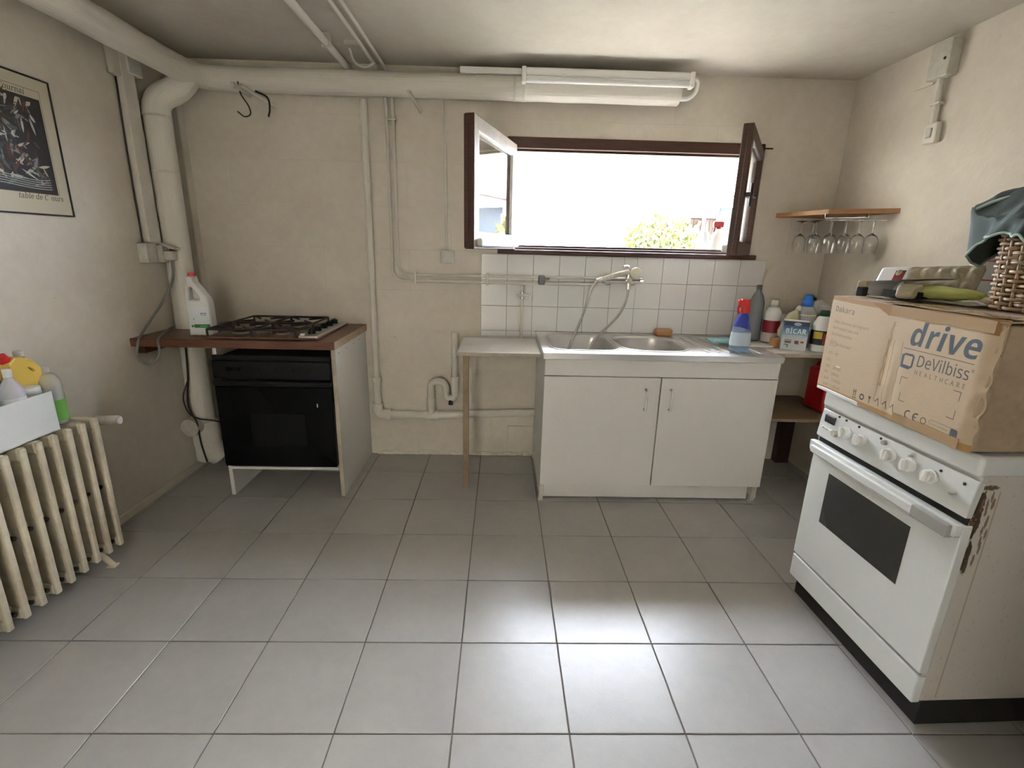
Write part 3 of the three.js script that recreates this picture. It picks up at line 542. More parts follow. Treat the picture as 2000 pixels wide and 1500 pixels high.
{
  const yb = 0.641;
  bottle('bottle', 'lilac white bottle in the radiator box below the yellow jug', 'bottle', [-1.560, yb, -0.575], [[0, 0], [0.03, 0.002], [0.033, 0.01], [0.033, 0.165], [0.028, 0.19], [0.012, 0.215], [0.011, 0.225]], mt.lilac, [[0, 0.25], [0.012, 0.25], [0.013, 0.245], [0.013, 0.222], [0, 0.222]], mt.whitePlastic, (t) => mk('label_band', lathe([[0.0335, 0.10], [0.0342, 0.101], [0.0342, 0.150], [0.0335, 0.151]]), mt.paper, t));
  bottle('bottle', 'white capped bottle nearest the window in the radiator box', 'bottle', [-1.562, yb, -0.638], [[0, 0], [0.03, 0.002], [0.033, 0.01], [0.033, 0.135], [0.031, 0.143], [0, 0.145]], mt.lilac, [[0, 0.17], [0.031, 0.17], [0.033, 0.166], [0.033, 0.144], [0, 0.144]], mt.whitePlastic);
  bottle('bottle', 'white bottle with dark green cap at the left edge of the box', 'bottle', [-1.562, yb, -0.465], [[0, 0], [0.03, 0.002], [0.034, 0.01], [0.034, 0.165], [0.03, 0.18], [0, 0.182]], std({ color: lin(0.45, 0.68, 0.60), roughness: 0.4 }), [[0, 0.25], [0.024, 0.25], [0.027, 0.245], [0.029, 0.18], [0, 0.18]], std({ color: lin(0.01, 0.16, 0.10), roughness: 0.35 }));
  bottle('plastic_bottle', 'tall clear plastic bottle behind the yellow jug on the radiator', 'bottle', [-1.645, 0.634, -0.716], [[0, 0], [0.030, 0.002], [0.032, 0.012], [0.032, 0.06], [0.030, 0.065], [0.032, 0.07], [0.032, 0.20], [0.029, 0.235], [0.016, 0.262], [0.013, 0.27], [0, 0.27]], mt.clearWhite, [[0, 0.29], [0.013, 0.29], [0.015, 0.286], [0.015, 0.268], [0, 0.268]], mt.milky);
  bottle('spray_bottle', 'clear bottle with green label standing on the radiator beyond the box', 'bottle', [-1.585, 0.634, -0.738], [[0, 0], [0.038, 0.002], [0.041, 0.012], [0.041, 0.15], [0.038, 0.175], [0.026, 0.195], [0.014, 0.203], [0, 0.205]], mt.clearWhite, [[0, 0.222], [0.013, 0.222], [0.014, 0.218], [0.014, 0.202], [0, 0.202]], mt.milky, (t) => mk('label_band', lathe([[0.0412, 0.02], [0.0418, 0.021], [0.0418, 0.10], [0.0412, 0.101]]), std({ color: lin(0.16, 0.42, 0.08), roughness: 0.5 }), t));
  // yellow jug with moulded handle, leaning
  const j = thing('yellow_jug', 'yellow plastic jug with red cap leaning in the radiator box', 'jug', [-1.605, 0.790, -0.715]); j.rotation.set(0.66, 0.0, 0.0); j.scale.setScalar(0.75);
  const s = new THREE.Shape(); s.moveTo(-0.06, 0); s.lineTo(0.055, 0); s.quadraticCurveTo(0.065, 0.0, 0.065, 0.02); s.lineTo(0.062, 0.12); s.quadraticCurveTo(0.05, 0.16, 0.018, 0.19); s.lineTo(-0.018, 0.19); s.quadraticCurveTo(-0.055, 0.17, -0.065, 0.12); s.lineTo(-0.066, 0.02); s.quadraticCurveTo(-0.066, 0, -0.06, 0);
  const hole = new THREE.Path(); hole.moveTo(0.022, 0.075); hole.lineTo(0.045, 0.07); hole.quadraticCurveTo(0.052, 0.10, 0.038, 0.125); hole.lineTo(0.02, 0.12); hole.closePath(); s.holes.push(hole);
  const g = new THREE.ExtrudeGeometry(s, { depth: 0.03, bevelEnabled: true, bevelThickness: 0.014, bevelSize: 0.01, bevelSegments: 4, curveSegments: 10 }); g.translate(0, 0, -0.015); g.rotateY(Math.PI / 2);
  mk('body', g, mt.yellow, j); mk('cap', [cyl(0.022, 0.024, 0.032, 0, 0.212, 0, 'y', 20)], mt.red, j);
}

// ------------------------------------------------------------------ worktop with hob and oven on the left
{
  const c = thing('oven_cabinet', 'white open cabinet under the brown worktop, holding the black oven', 'cabinet', [0, 0, 0]);
  mk('side_panel', bb(-0.735, -0.715, 0, 0.812, -1.94, -1.365, 0.001), mt.white, c);
  mk('side_panel', bb(-1.325, -1.305, 0, 0.812, -1.94, -1.365, 0.001), mt.white, c);
  mk('bottom_shelf', bb(-1.305, -0.735, 0.158, 0.172, -1.94, -1.352, 0.001), mt.white, c);
  mk('front_edge', [bb(-0.7355, -0.7145, 0.001, 0.812, -1.368, -1.363, 0.0005)], mt.edge, c);
  const scr = []; for (let i = 0; i < 4; i++) scr.push(cyl(0.003, 0.003, 0.002, -0.7145, 0.785, -1.42 - i * 0.13, 'x', 8)); mk('screw', scr, mt.iron, c);
}
{
  const w = thing('worktop', 'brown wood effect worktop under the gas hob', 'worktop', [0, 0, 0]);
  const ws = new THREE.Shape([[-1.697, 1.341], [-0.711, 1.341], [-0.711, 1.940], [-1.556, 1.940], [-1.556, 1.628], [-1.697, 1.628]].map(([x, z]) => new THREE.Vector2(x, z)));   // corner cut out for the stack pipe
  const wg = new THREE.ExtrudeGeometry(ws, { depth: 0.035, bevelEnabled: true, bevelThickness: 0.003, bevelSize: 0.003, bevelSegments: 3 }); wg.rotateX(-Math.PI / 2); wg.translate(0, 0.818, 0);
  mk('slab', uvm(wg), mt.laminate, w);
  mk('end_strip', bb(-0.709, -0.7065, 0.816, 0.855, -1.942, -1.342, 0.0008), mt.laminateEdge, w);
  mk('batten', bb(-1.70, -1.655, 0.775, 0.815, -1.625, -1.37, 0.003), mt.laminate, w);
}
{
  const o = thing('built_in_oven', 'black built-in oven in the cabinet below the hob', 'oven', [0, 0, -1.365]);
  mk('body', bb(-1.300, -0.742, 0.176, 0.770, -0.5, 0, 0.004), mt.blackMatt, o);
  mk('trim_top', bb(-1.324, -0.738, 0.752, 0.778, 0, 0.014, 0.003), mt.black, o);
  mk('control_panel', bb(-1.324, -0.738, 0.658, 0.750, 0, 0.022, 0.004), mt.black, o);
  mk('clock', [bb(-1.255, -1.185, 0.70, 0.722, 0.021, 0.0235, 0.001)], mt.blackGlass, o);
  for (let i = 0; i < 4; i++) mk('control_button', [cyl(0.007, 0.008, 0.008, -1.10 + i * 0.085, 0.705, 0.024, 'z', 14)], mt.black, o);
  const d = mk('door', bb(-1.324, -0.738, 0.180, 0.618, 0, 0.024, 0.005), mt.blackGlass, o);
  mk('window', bb(-1.165, -0.885, 0.30, 0.475, 0.0235, 0.0255, 0.001), phy({ color: lin(0.009, 0.009, 0.009), roughness: 0.25, specularIntensity: 0.4 }), d);
  mk('handle', [bb(-1.322, -0.74, 0.622, 0.652, 0, 0.040, 0.008)], mt.black, o);
  mk('latch', [bb(-0.818, -0.812, 0.515, 0.535, 0.023, 0.027, 0.001)], mt.chrome, d);
}
{
  const h = thing('gas_hob', 'brown four burner gas hob set into the brown worktop', 'hob', [0, 0.857, 0]);
  mk('plate', bb(-1.355, -0.80, 0, 0.010, -1.875, -1.372, 0.004), mt.enamelBrown, h);
  const cp = mk('control_strip', bb(-0.895, -0.80, 0.009, 0.022, -1.872, -1.375, 0.004), mt.steel, h);
  for (let i = 0; i < 5; i++) { const k = mk('knob', [cyl(0.017, 0.019, 0.022, -0.85, 0.034, -1.44 - i * 0.088, 'y', 20), bb(-0.854, -0.846, 0.03, 0.050, -1.44 - i * 0.088 - 0.017, -1.44 - i * 0.088 + 0.017, 0.002)], mt.black, h); k.userData.label = 'black hob knob'; }
  mk('igniter', [bb(-0.89, -0.87, 0.022, 0.03, -1.40, -1.385, 0.002)], mt.whitePlastic, cp);
  for (const [x, z, r] of [[-1.235, -1.495, 0.045], [-1.02, -1.49, 0.032], [-1.235, -1.745, 0.036], [-1.02, -1.745, 0.045]]) {
    const b = mk('burner', [T(lathe([[0, 0.02], [r * 0.75, 0.02], [r, 0.014], [r * 1.15, 0.010], [r * 1.3, 0.010]], 28), x, 0, z)], mt.burner, h);
    mk('burner_cap', [T(lathe([[0, 0.031], [r * 0.7, 0.031], [r * 0.85, 0.027], [r * 0.85, 0.02], [0, 0.02]], 28), x, 0, z)], mt.iron, b);
  }
  for (const [xa, xb] of [[-1.345, -1.13], [-1.125, -0.91]]) {                  // cast pan supports
    const xm = (xa + xb) / 2, g = [];
    const L = (a, b) => g.push(pipe([a, b], 0.0055, 0, 8));
    const yT = 0.045;
    for (const [z0, z1] of [[-1.865, -1.625], [-1.62, -1.38]]) {
      const zm = (z0 + z1) / 2;
      for (const [px, pz] of [[xa, z0], [xb, z0], [xa, z1], [xb, z1]]) L([px, 0.010, pz], [px, yT, pz]);
      L([xa, yT, z0], [xa, yT, z1]); L([xb, yT, z0], [xb, yT, z1]); L([xa, yT, z0], [xb, yT, z0]); L([xa, yT, z1], [xb, yT, z1]);
      for (const [sx, sz] of [[xa, z0], [xb, z0], [xa, z1], [xb, z1]]) L([sx, yT, sz], [lerp(sx, xm, 0.72), yT, lerp(sz, zm, 0.72)]);
    }
    mk('pan_support', g, mt.iron, h);
  }
}
{ // bleach jug
  const b = thing('bleach_jug', 'white bleach jug with red cap and green label on the worktop', 'bottle', [-1.415, 0.857, -1.475], undefined, 0.15);
  const s = new THREE.Shape(); s.moveTo(-0.052, 0); s.lineTo(0.046, 0); s.quadraticCurveTo(0.052, 0, 0.052, 0.008); s.lineTo(0.05, 0.155); s.quadraticCurveTo(0.05, 0.175, 0.04, 0.19); s.lineTo(-0.008, 0.262); s.lineTo(-0.012, 0.288); s.lineTo(-0.035, 0.288); s.lineTo(-0.038, 0.262); s.quadraticCurveTo(-0.052, 0.22, -0.052, 0.17); s.closePath();
  const ho = new THREE.Path(); ho.moveTo(-0.038, 0.172); ho.lineTo(0.006, 0.172); ho.quadraticCurveTo(0.018, 0.175, 0.012, 0.19); ho.lineTo(-0.016, 0.238); ho.quadraticCurveTo(-0.03, 0.245, -0.036, 0.225); ho.closePath(); s.holes.push(ho);
  const g = new THREE.ExtrudeGeometry(s, { depth: 0.036, bevelEnabled: true, bevelThickness: 0.016, bevelSize: 0.006, bevelOffset: -0.002, bevelSegments: 4, curveSegments: 10 }); g.translate(0, 0.004, -0.018);
  mk('body', g, mt.milky, b);
  mk('back_fill', [bb(-0.03, 0.012, 0.17, 0.24, -0.010, -0.004, 0.002)], mt.milky, b);
  mk('cap', [cyl(0.0155, 0.0165, 0.02, -0.0235, 0.302, 0, 'y', 20)], mt.red, b);
  const lab = canvas(512, 700, (c, w, hh) => {
    c.fillStyle = '#d8dcdc'; c.fillRect(0, 0, w, hh); c.fillStyle = '#1d7a33'; c.fillRect(110, 480, w - 110, 95); c.fillStyle = '#d8dcdc'; c.font = '34px sans-serif'; c.fillText('desinfectant', 250, 540);
    c.strokeStyle = '#3a3f7a'; c.fillStyle = '#3a3f7a'; c.font = 'bold 90px sans-serif'; c.fillText('eco', 300, 210); c.fillRect(300, 228, 150, 8); c.beginPath(); c.arc(120, 330, 14, 0, 7); c.fill(); c.fillStyle = '#5a6a5c'; c.fillRect(40, 500, 60, 60);
  });
  const lp = new THREE.PlaneGeometry(0.094, 0.128).toNonIndexed(); lp.translate(-0.001, 0.082, 0.0348); mk('label', lp, std({ map: lab, roughness: 0.4 }), b);
}

// ------------------------------------------------------------------ little side table
{
  const t = thing('side_table', 'small white laminate table top on one wooden leg beside the sink', 'table', [0, 0, 0]);
  mk('table_top', bb(-0.112, 0.330, 0.772, 0.792, -1.913, -1.468, 0.002), mt.whiteTop, t);
  mk('edge_strip', bb(-0.1125, 0.3305, 0.773, 0.791, -1.4685, -1.4665, 0.0005), mt.edge, t);
  mk('leg', bb(-0.082, -0.050, 0, 0.772, -1.505, -1.472, 0.003), mt.ply, t);
  mk('rear_cleat', bb(-0.10, 0.21, 0.74, 0.772, -1.935, -1.890, 0.002), mt.ply, t);
}

// ------------------------------------------------------------------ sink unit
{
  const c = thing('sink_cabinet', 'white two door sink cabinet below the window', 'cabinet', [0, 0, 0]);
  mk('side_panel', bb(0.343, 0.360, 0.015, 0.795, -1.94, -1.366, 0.001), mt.white, c);
  mk('side_panel', bb(1.533, 1.550, 0.015, 0.795, -1.94, -1.366, 0.001), mt.white, c);
  mk('apron', bb(0.345, 1.552, 0.706, 0.795, -1.366, -1.348, 0.001), mt.white, c);
  const L = mk('door', bb(0.343, 0.944, 0.094, 0.702, -1.366, -1.348, 0.0015), mt.white, c), R = mk('door', bb(0.950, 1.553, 0.094, 0.702, -1.366, -1.348, 0.0015), mt.white, c);
  const hd = (x) => [pipe([[x, 0.640, -1.350], [x, 0.640, -1.325], [x, 0.532, -1.325], [x, 0.532, -1.350]], 0.0065, 0.012, 12, 0.005)];
  mk('handle', hd(0.872), mt.whitePlastic, L); mk('handle', hd(1.002), mt.whitePlastic, R);
  mk('plinth', bb(0.362, 1.500, 0.010, 0.094, -1.388, -1.373, 0.001), mt.white, c);
  mk('floor_panel', bb(0.36, 1.533, 0.094, 0.110, -1.94, -1.37, 0.001), mt.white, c);
  for (const [x, z] of [[0.352, -1.36], [1.525, -1.365], [0.352, -1.92], [1.525, -1.92]]) mk('foot', [bb(x - 0.012, x + 0.012, 0.008, 0.094, z - 0.012, z + 0.012, 0.003), cyl(0.016, 0.018, 0.01, x, 0.005, z, 'y', 14)], mt.oldPlastic, c);
}
function rrect(x0, x1, z0, z1, r, n = 8) { const p = []; const C = [[x1 - r, z1 - r, 0], [x0 + r, z1 - r, 1], [x0 + r, z0 + r, 2], [x1 - r, z0 + r, 3]]; for (const [cx, cz, k] of C) for (let i = 0; i <= n; i++) { const a = (k + i / n) * Math.PI / 2; p.push([cx + Math.cos(a) * r, cz + Math.sin(a) * r]); } return p; }
function loft(rings) {                                            // rings of [x,y,z], closed
  const pos = []; const q = (a, b, c, d) => pos.push(...a, ...c, ...b, ...a, ...d, ...c);
  for (let k = 0; k + 1 < rings.length; k++) for (let i = 0; i < rings[k].length; i++) { const j = (i + 1) % rings[k].length; q(rings[k][i], rings[k][j], rings[k + 1][j], rings[k + 1][i]); }
  const last = rings.at(-1), c = last.reduce((a, p) => [a[0] + p[0] / last.length, a[1] + p[1] / last.length, a[2] + p[2] / last.length], [0, 0, 0]);
  for (let i = 0; i < last.length; i++) pos.push(...last[i], ...c, ...last[(i + 1) % last.length]);
  const g = new THREE.BufferGeometry(); g.setAttribute('position', new THREE.Float32BufferAttribute(pos, 3));
  return smooth(g);
}
function smooth(g) {                                               // averaged normals at equal positions
  g.computeVertexNormals(); const p = g.attributes.position, n = g.attributes.normal, m = new Map();
  const key = (i) => `${Math.round(p.getX(i) * 2e4)},${Math.round(p.getY(i) * 2e4)},${Math.round(p.getZ(i) * 2e4)}`;
  const face = []; for (let i = 0; i < p.count; i++) { const k = key(i), v = V(n.getX(i), n.getY(i), n.getZ(i)); face.push(v); (m.get(k) ?? m.set(k, []).get(k)).push(v); }
  for (let i = 0; i < p.count; i++) { const s = V(0, 0, 0); for (const v of m.get(key(i))) if (v.dot(face[i]) > 0.5) s.add(v); s.normalize(); n.setXYZ(i, s.x, s.y, s.z); }
  return uvm(g);
}
{
  const s = thing('kitchen_sink', 'stainless steel double bowl sink top with drainer', 'sink', [0, 0.797, 0]);
  const bowls = [[0.392, 0.738, -1.872, -1.428, 0.085], [0.778, 1.128, -1.872, -1.432, 0.13]], yt = 0.028;
  const sh = new THREE.Shape(rrect(0.334, 1.562, -1.943, -1.336, 0.004, 2).map(([x, z]) => new THREE.Vector2(x, -z)));
  for (const [a, b, c, d, r] of bowls) sh.holes.push(new THREE.Path(rrect(a, b, c, d, r, 10).map(([x, z]) => new THREE.Vector2(x, -z))));
  const g = new THREE.ExtrudeGeometry(sh, { depth: 0.003, bevelEnabled: false }); g.rotateX(-Math.PI / 2); g.translate(0, yt - 0.003, 0);
  mk('deck', uvm(g), mt.steel, s);
  mk('front_skirt', bb(0.334, 1.562, -0.004, yt - 0.001, -1.339, -1.3345, 0.002), mt.steel, s);
  mk('end_skirt', bb(0.334, 0.338, 0, yt - 0.001, -1.943, -1.336, 0.0015), mt.steel, s);
  mk('end_skirt', bb(1.558, 1.562, 0, yt - 0.001, -1.943, -1.336, 0.0015), mt.steel, s);
  mk('back_upstand', bb(0.334, 1.562, yt - 0.002, yt + 0.008, -1.943, -1.925, 0.003), mt.steel, s);
  for (const [a, b, c, d, r] of bowls) {
    const ring = (i, y, rr) => rrect(a + i, b - i, c + i, d - i, Math.max(0.02, rr - i * 0.5), 10).map(([x, z]) => [x, y, z]);
    const bw = mk('bowl', loft([ring(-0.006, yt + 0.003, r), ring(0, yt, r), ring(0.004, yt - 0.012, r), ring(0.018, yt - 0.12, r), ring(0.032, yt - 0.14, r), ring(0.06, yt - 0.149, r)]), mt.steel, s);
    const cx = (a + b) / 2, cz = (c + d) / 2; mk('drain', [cyl(0.04, 0.04, 0.006, cx, yt - 0.146, cz, 'y', 24), cyl(0.022, 0.026, 0.012, cx, yt - 0.142, cz, 'y', 20)], mt.chrome, bw);
    mk('rim', [curve(rrect(a - 0.014, b + 0.014, c - 0.014, d + 0.014, r + 0.014, 8).map(([x, z]) => [x, yt + 0.0005, z]), 0.004, 120, 8, true)], mt.steel, s);
  }
  for (let i = 0; i < 6; i++) mk('drainer_ridge', [bb(1.20 + i * 0.055, 1.212 + i * 0.055, yt - 0.004, yt + 0.004, -1.86, -1.42, 0.004)], mt.steel, s);
  mk('joint_sealant', [bb(0.33, 1.56, yt, yt + 0.011, -1.945, -1.937, 0.003)], mt.cableBlack, s);
}
{ // wall mixer with hand shower
  const f = thing('mixer_tap', 'chrome wall mixer tap above the sink', 'tap', [0, 0, 0]);
  mk('body', [cyl(0.021, 0.021, 0.20, 0.83, 1.158, -1.872, 'x', 22), cyl(0.024, 0.024, 0.024, 0.735, 1.158, -1.872, 'x', 22), cyl(0.022, 0.016, 0.02, 0.938, 1.158, -1.872, 'x', 22)], mt.chrome, f);
  mk('wall_union', [cyl(0.018, 0.02, 0.07, 0.755, 1.158, -1.91, 'z', 18), cyl(0.018, 0.02, 0.07, 0.905, 1.158, -1.91, 'z', 18)], mt.chrome, f);
  mk('wall_flange', [cyl(0.034, 0.034, 0.008, 0.755, 1.158, -1.934, 'z', 22), cyl(0.034, 0.034, 0.008, 0.905, 1.158, -1.934, 'z', 22)], mt.chrome, f);
  mk('lever', [cyl(0.02, 0.021, 0.045, 0.862, 1.192, -1.868, 'y', 20), curve([[0.865, 1.212, -1.866], [0.862, 1.228, -1.85], [0.845, 1.238, -1.83], [0.815, 1.236, -1.815]], 0.0085, 20, 10)], mt.chrome, f);
  mk('diverter', [cyl(0.012, 0.014, 0.045, 0.862, 1.13, -1.858, 'y', 16), cyl(0.016, 0.016, 0.018, 0.862, 1.158, -1.845, 'z', 16)], mt.chrome, f);
  mk('cradle', [curve([[0.855, 1.19, -1.86], [0.845, 1.205, -1.835], [0.83, 1.207, -1.82]], 0.007, 14, 8)], mt.chrome, f);
  const h = thing('hand_shower', 'pale hand shower lying in the mixer tap cradle with metal hose', 'shower', [0, 0, 0]);
  mk('handle', [pipe([[0.695, 1.163, -1.825], [0.80, 1.197, -1.822], [0.852, 1.21, -1.82]], 0.0145, 0.05, 16, 0.01)], mt.oldPlastic, h);
  mk('head', [T(lathe([[0, 0.014], [0.02, 0.012], [0.032, 0.0], [0.033, -0.008], [0.03, -0.012], [0, -0.012]], 26).rotateX(-1.25), 0.895, 1.205, -1.845)], std({ color: lin(0.70, 0.66, 0.52), roughness: 0.4 }), h);
  mk('collar', [pipe([[0.668, 1.152, -1.827], [0.70, 1.165, -1.825]], 0.016, 0, 16)], mt.chrome, h);
  mk('hose', [curve([[0.862, 1.112, -1.855], [0.858, 1.06, -1.85], [0.82, 0.97, -1.83], [0.74, 0.885, -1.80], [0.68, 0.83, -1.775], [0.60, 0.74, -1.70], [0.51, 0.705, -1.63], [0.47, 0.74, -1.57], [0.50, 0.81, -1.60], [0.545, 0.90, -1.66], [0.60, 1.02, -1.74], [0.635, 1.11, -1.80], [0.672, 1.154, -1.827]], 0.0075, 200, 10)], mt.hose, h);
}

// ------------------------------------------------------------------ shelf to the right of the sink
{
  const t = thing('side_counter', 'narrow white counter with lower wooden shelf right of the sink', 'counter', [0, 0, 0]);
  mk('counter_top', bb(1.566, 2.053, 0.797, 0.820, -1.94, -1.468, 0.002), mt.whiteTop, t);
  mk('edge_strip', bb(1.566, 2.053, 0.798, 0.819, -1.4685, -1.466, 0.0005), mt.edge, t);
  mk('lower_shelf', bb(1.566, 2.053, 0.432, 0.450, -1.94, -1.47, 0.002), mt.ply, t);
  mk('post', bb(1.945, 2.03, 0, 0.432, -1.943, -1.885, 0.003), mt.darkWood, t); mk('wall_cleat', bb(1.575, 2.05, 0.77, 0.797, -1.943, -1.92, 0.002), mt.ply, t);
  mk('post', bb(1.995, 2.045, 0, 0.432, -1.53, -1.48, 0.003), mt.darkWood, t);
  tag(mk('red_canister', [bb(1.955, 2.048, 0.451, 0.70, -1.74, -1.56, 0.018), cyl(0.018, 0.018, 0.05, 2.0, 0.715, -1.60, 'y', 16), pipe([[2.0, 0.69, -1.73], [2.0, 0.735, -1.72], [2.0, 0.735, -1.65], [2.0, 0.69, -1.64]], 0.010, 0.02, 10)], mt.red), 'red canister on the lower shelf beside the cooker', 'canister');
}
// ------------------------------------------------------------------ things on sink and side counter
const yS = 0.826, yC = 0.821;
{
  const t = thing('spray_bottle', 'blue spray bottle with red trigger head on the drainer', 'bottle', [1.385, yS + 0.003, -1.475], undefined, -0.25);
  const ring = (w, d, y) => rrect(-w, w, -d, d, Math.min(w, d) * 0.9, 6).map(([x, z]) => [x, y, z]);
  mk('body', loft([ring(0.012, 0.01, 0.205), ring(0.015, 0.013, 0.20), ring(0.024, 0.018, 0.185), ring(0.036, 0.025, 0.15), ring(0.045, 0.029, 0.11), ring(0.050, 0.032, 0.05), ring(0.050, 0.032, 0.01), ring(0.046, 0.028, 0.0)]), mt.clearBlue, t);
  mk('neck_label', loft([ring(0.0165, 0.0145, 0.202), ring(0.0255, 0.0195, 0.185), ring(0.0375, 0.0265, 0.15), ring(0.0420, 0.0285, 0.130)].map((r) => r.map(([x, y, z]) => [x, y - Math.max(0, x) * (y < 0.16 ? 0.5 : 0), z]))), mt.blueLabel, t);
  mk('paper_label', loft([ring(0.0480, 0.0312, 0.10), ring(0.0512, 0.0332, 0.05), ring(0.0514, 0.0332, 0.03)]), std({ color: lin(0.50, 0.60, 0.70), roughness: 0.5 }), t);
  const hd = mk('trigger_head', [cyl(0.017, 0.018, 0.03, 0, 0.215, 0, 'y', 18), bb(-0.024, 0.022, 0.225, 0.272, -0.014, 0.014, 0.009), bb(-0.036, 0.0, 0.240, 0.268, -0.012, 0.012, 0.007)], mt.red, t);
  mk('trigger', [pipe([[-0.028, 0.245, 0], [-0.032, 0.215, 0], [-0.024, 0.195, 0]], 0.006, 0.01, 8), bb(0.010, 0.026, 0.20, 0.24, -0.010, 0.010, 0.005)], mt.red, hd);
}
tag(mk('blue_cloth', [jitter(T(uvm(new RoundedBoxGeometry(0.19, 0.022, 0.10, 8, 0.01)), 1.40, yS + 0.022, -1.66), 0.014, 16, 3)], mt.blueCloth), 'light blue cloth crumpled behind the spray bottle', 'cloth');
bottle('water_bottle', 'tall dark translucent plastic bottle against the tiles', 'bottle', [1.63, yS, -1.83], [[0, 0], [0.038, 0.002], [0.042, 0.012], [0.042, 0.09], [0.040, 0.10], [0.042, 0.11], [0.042, 0.20], [0.040, 0.225], [0.028, 0.265], [0.014, 0.29], [0.013, 0.31], [0, 0.31]], mt.clearGrey, [[0, 0.326], [0.013, 0.326], [0.015, 0.322], [0.015, 0.304], [0, 0.304]], std({ color: lin(0.12, 0.13, 0.14), roughness: 0.5 }));
bottle('bottle', 'white bottle with crimson label beside the dark plastic bottle', 'bottle', [1.714, yC, -1.79], [[0, 0], [0.043, 0.002], [0.046, 0.012], [0.046, 0.06], [0.046, 0.15], [0.044, 0.18], [0.030, 0.205], [0.018, 0.215], [0.016, 0.22], [0, 0.22]], std({ color: lin(0.66, 0.60, 0.52), roughness: 0.4 }), [[0, 0.252], [0.017, 0.252], [0.02, 0.247], [0.02, 0.218], [0, 0.218]], mt.whitePlastic, (t) => { mk('label_band', lathe([[0.0462, 0.062], [0.047, 0.063], [0.047, 0.132], [0.0462, 0.133]]), std({ color: lin(0.22, 0.012, 0.025), roughness: 0.4 }), t); mk('shoulder', lathe([[0.0465, 0.135], [0.0468, 0.15], [0.0448, 0.181], [0.0305, 0.2065]]), mt.whitePlastic, t); });
{
  const t = bottle('soap_bottle', 'pale yellow washing up bottle leaning among the bottles', 'bottle', [1.712, yC + 0.05, -1.675], [[0, 0], [0.02, 0.004], [0.034, 0.03], [0.036, 0.08], [0.032, 0.14], [0.016, 0.165], [0.012, 0.175], [0, 0.175]], mt.clearYellow, [[0, 0.2], [0.009, 0.2], [0.013, 0.192], [0.014, 0.174], [0, 0.174]], mt.whitePlastic); t.rotation.z = -0.45;
}
bottle('large_bottle', 'clear bottle with large bright blue cap behind the blue box', 'bottle', [1.845, yC, -1.685], [[0, 0], [0.05, 0.002], [0.055, 0.015], [0.055, 0.16], [0.05, 0.20], [0.034, 0.225], [0.027, 0.232], [0, 0.232]], mt.clearWhite, [[0, 0.292], [0.018, 0.292], [0.021, 0.288], [0.022, 0.262], [0.03, 0.258], [0.031, 0.228], [0, 0.228]], mt.blueCap, (t) => { mk('label', lathe([[0.0552, 0.10], [0.0558, 0.101], [0.0525, 0.185], [0.052, 0.186]], 24), std({ color: lin(0.62, 0.55, 0.48), roughness: 0.5 }), t); mk('spout', [bb(0.012, 0.04, 0.262, 0.278, -0.01, 0.01, 0.003)], mt.cableBlack, t); });
{
  const front = canvas(512, 640, (g, w, h) => {
    const gr = g.createLinearGradient(0, 0, 0, h); gr.addColorStop(0, '#2c3a5e'); gr.addColorStop(0.2, '#3e6a95'); gr.addColorStop(0.42, '#7ea2ba'); gr.addColorStop(0.55, '#c9cfd2'); gr.addColorStop(1, '#cfd0d0'); g.fillStyle = gr; g.fillRect(0, 0, w, h);
    g.fillStyle = '#2b3050'; g.fillRect(0, 0, w, 95); g.fillStyle = '#c9cddb'; g.beginPath(); g.ellipse(280, 60, 75, 34, 0, 0, 7); g.fill(); g.fillStyle = '#3a4f8a'; g.font = 'bold 30px sans-serif'; g.fillText('maison', 228, 70);
    g.fillStyle = '#eef2f4'; g.font = 'bold 150px sans-serif'; g.fillText('BİCAR', 50, 270, 420); g.fillStyle = '#e3e8ea'; g.font = '46px sans-serif'; g.fillText('bonate de soude', 60, 330, 400);
    g.fillStyle = '#5a5450'; g.fillRect(60, 410, 150, 14); g.fillRect(70, 440, 130, 46); g.fillStyle = '#8c3b40'; g.fillRect(270, 425, 80, 70); g.fillRect(390, 430, 60, 40); g.fillStyle = '#6a6a68'; g.fillRect(120, 520, 30, 60); g.fillRect(60, 510, 90, 20);
  });
  const side = canvas(160, 640, (g, w, h) => { g.fillStyle = '#6ba3d8'; g.fillRect(0, 0, w, h); g.fillStyle = '#38486e'; g.fillRect(0, 0, w, 80); g.fillStyle = '#d7dde2'; g.fillRect(0, 420, w, 220); g.fillStyle = '#6d7884'; for (let i = 0; i < 6; i++) g.fillRect(20, 440 + i * 26, 110, 10); });
  const t = thing('bicarbonate_box', 'blue and white cardboard box of bicarbonate on the side counter', 'box', [1.722, yC, -1.552], undefined, -0.42);
  mk('carton', bb(-0.062, 0.062, 0, 0.160, -0.045, 0, 0.002), std({ color: lin(0.16, 0.24, 0.38), roughness: 0.5 }), t);
  const a = new THREE.PlaneGeometry(0.123, 0.158).toNonIndexed(); a.translate(0, 0.08, 0.0006); mk('front_print', a, std({ map: front, roughness: 0.5 }), t);
  const b = new THREE.PlaneGeometry(0.044, 0.158).toNonIndexed(); b.rotateY(-Math.PI / 2); b.translate(-0.0626, 0.08, -0.0225); mk('side_print', b, std({ map: side, roughness: 0.5 }), t);
  mk('flap', [jitter(bb(-0.06, 0.06, 0.158, 0.163, -0.045, 0.002, 0.001), 0.003, 30)], mt.paper, t);
}
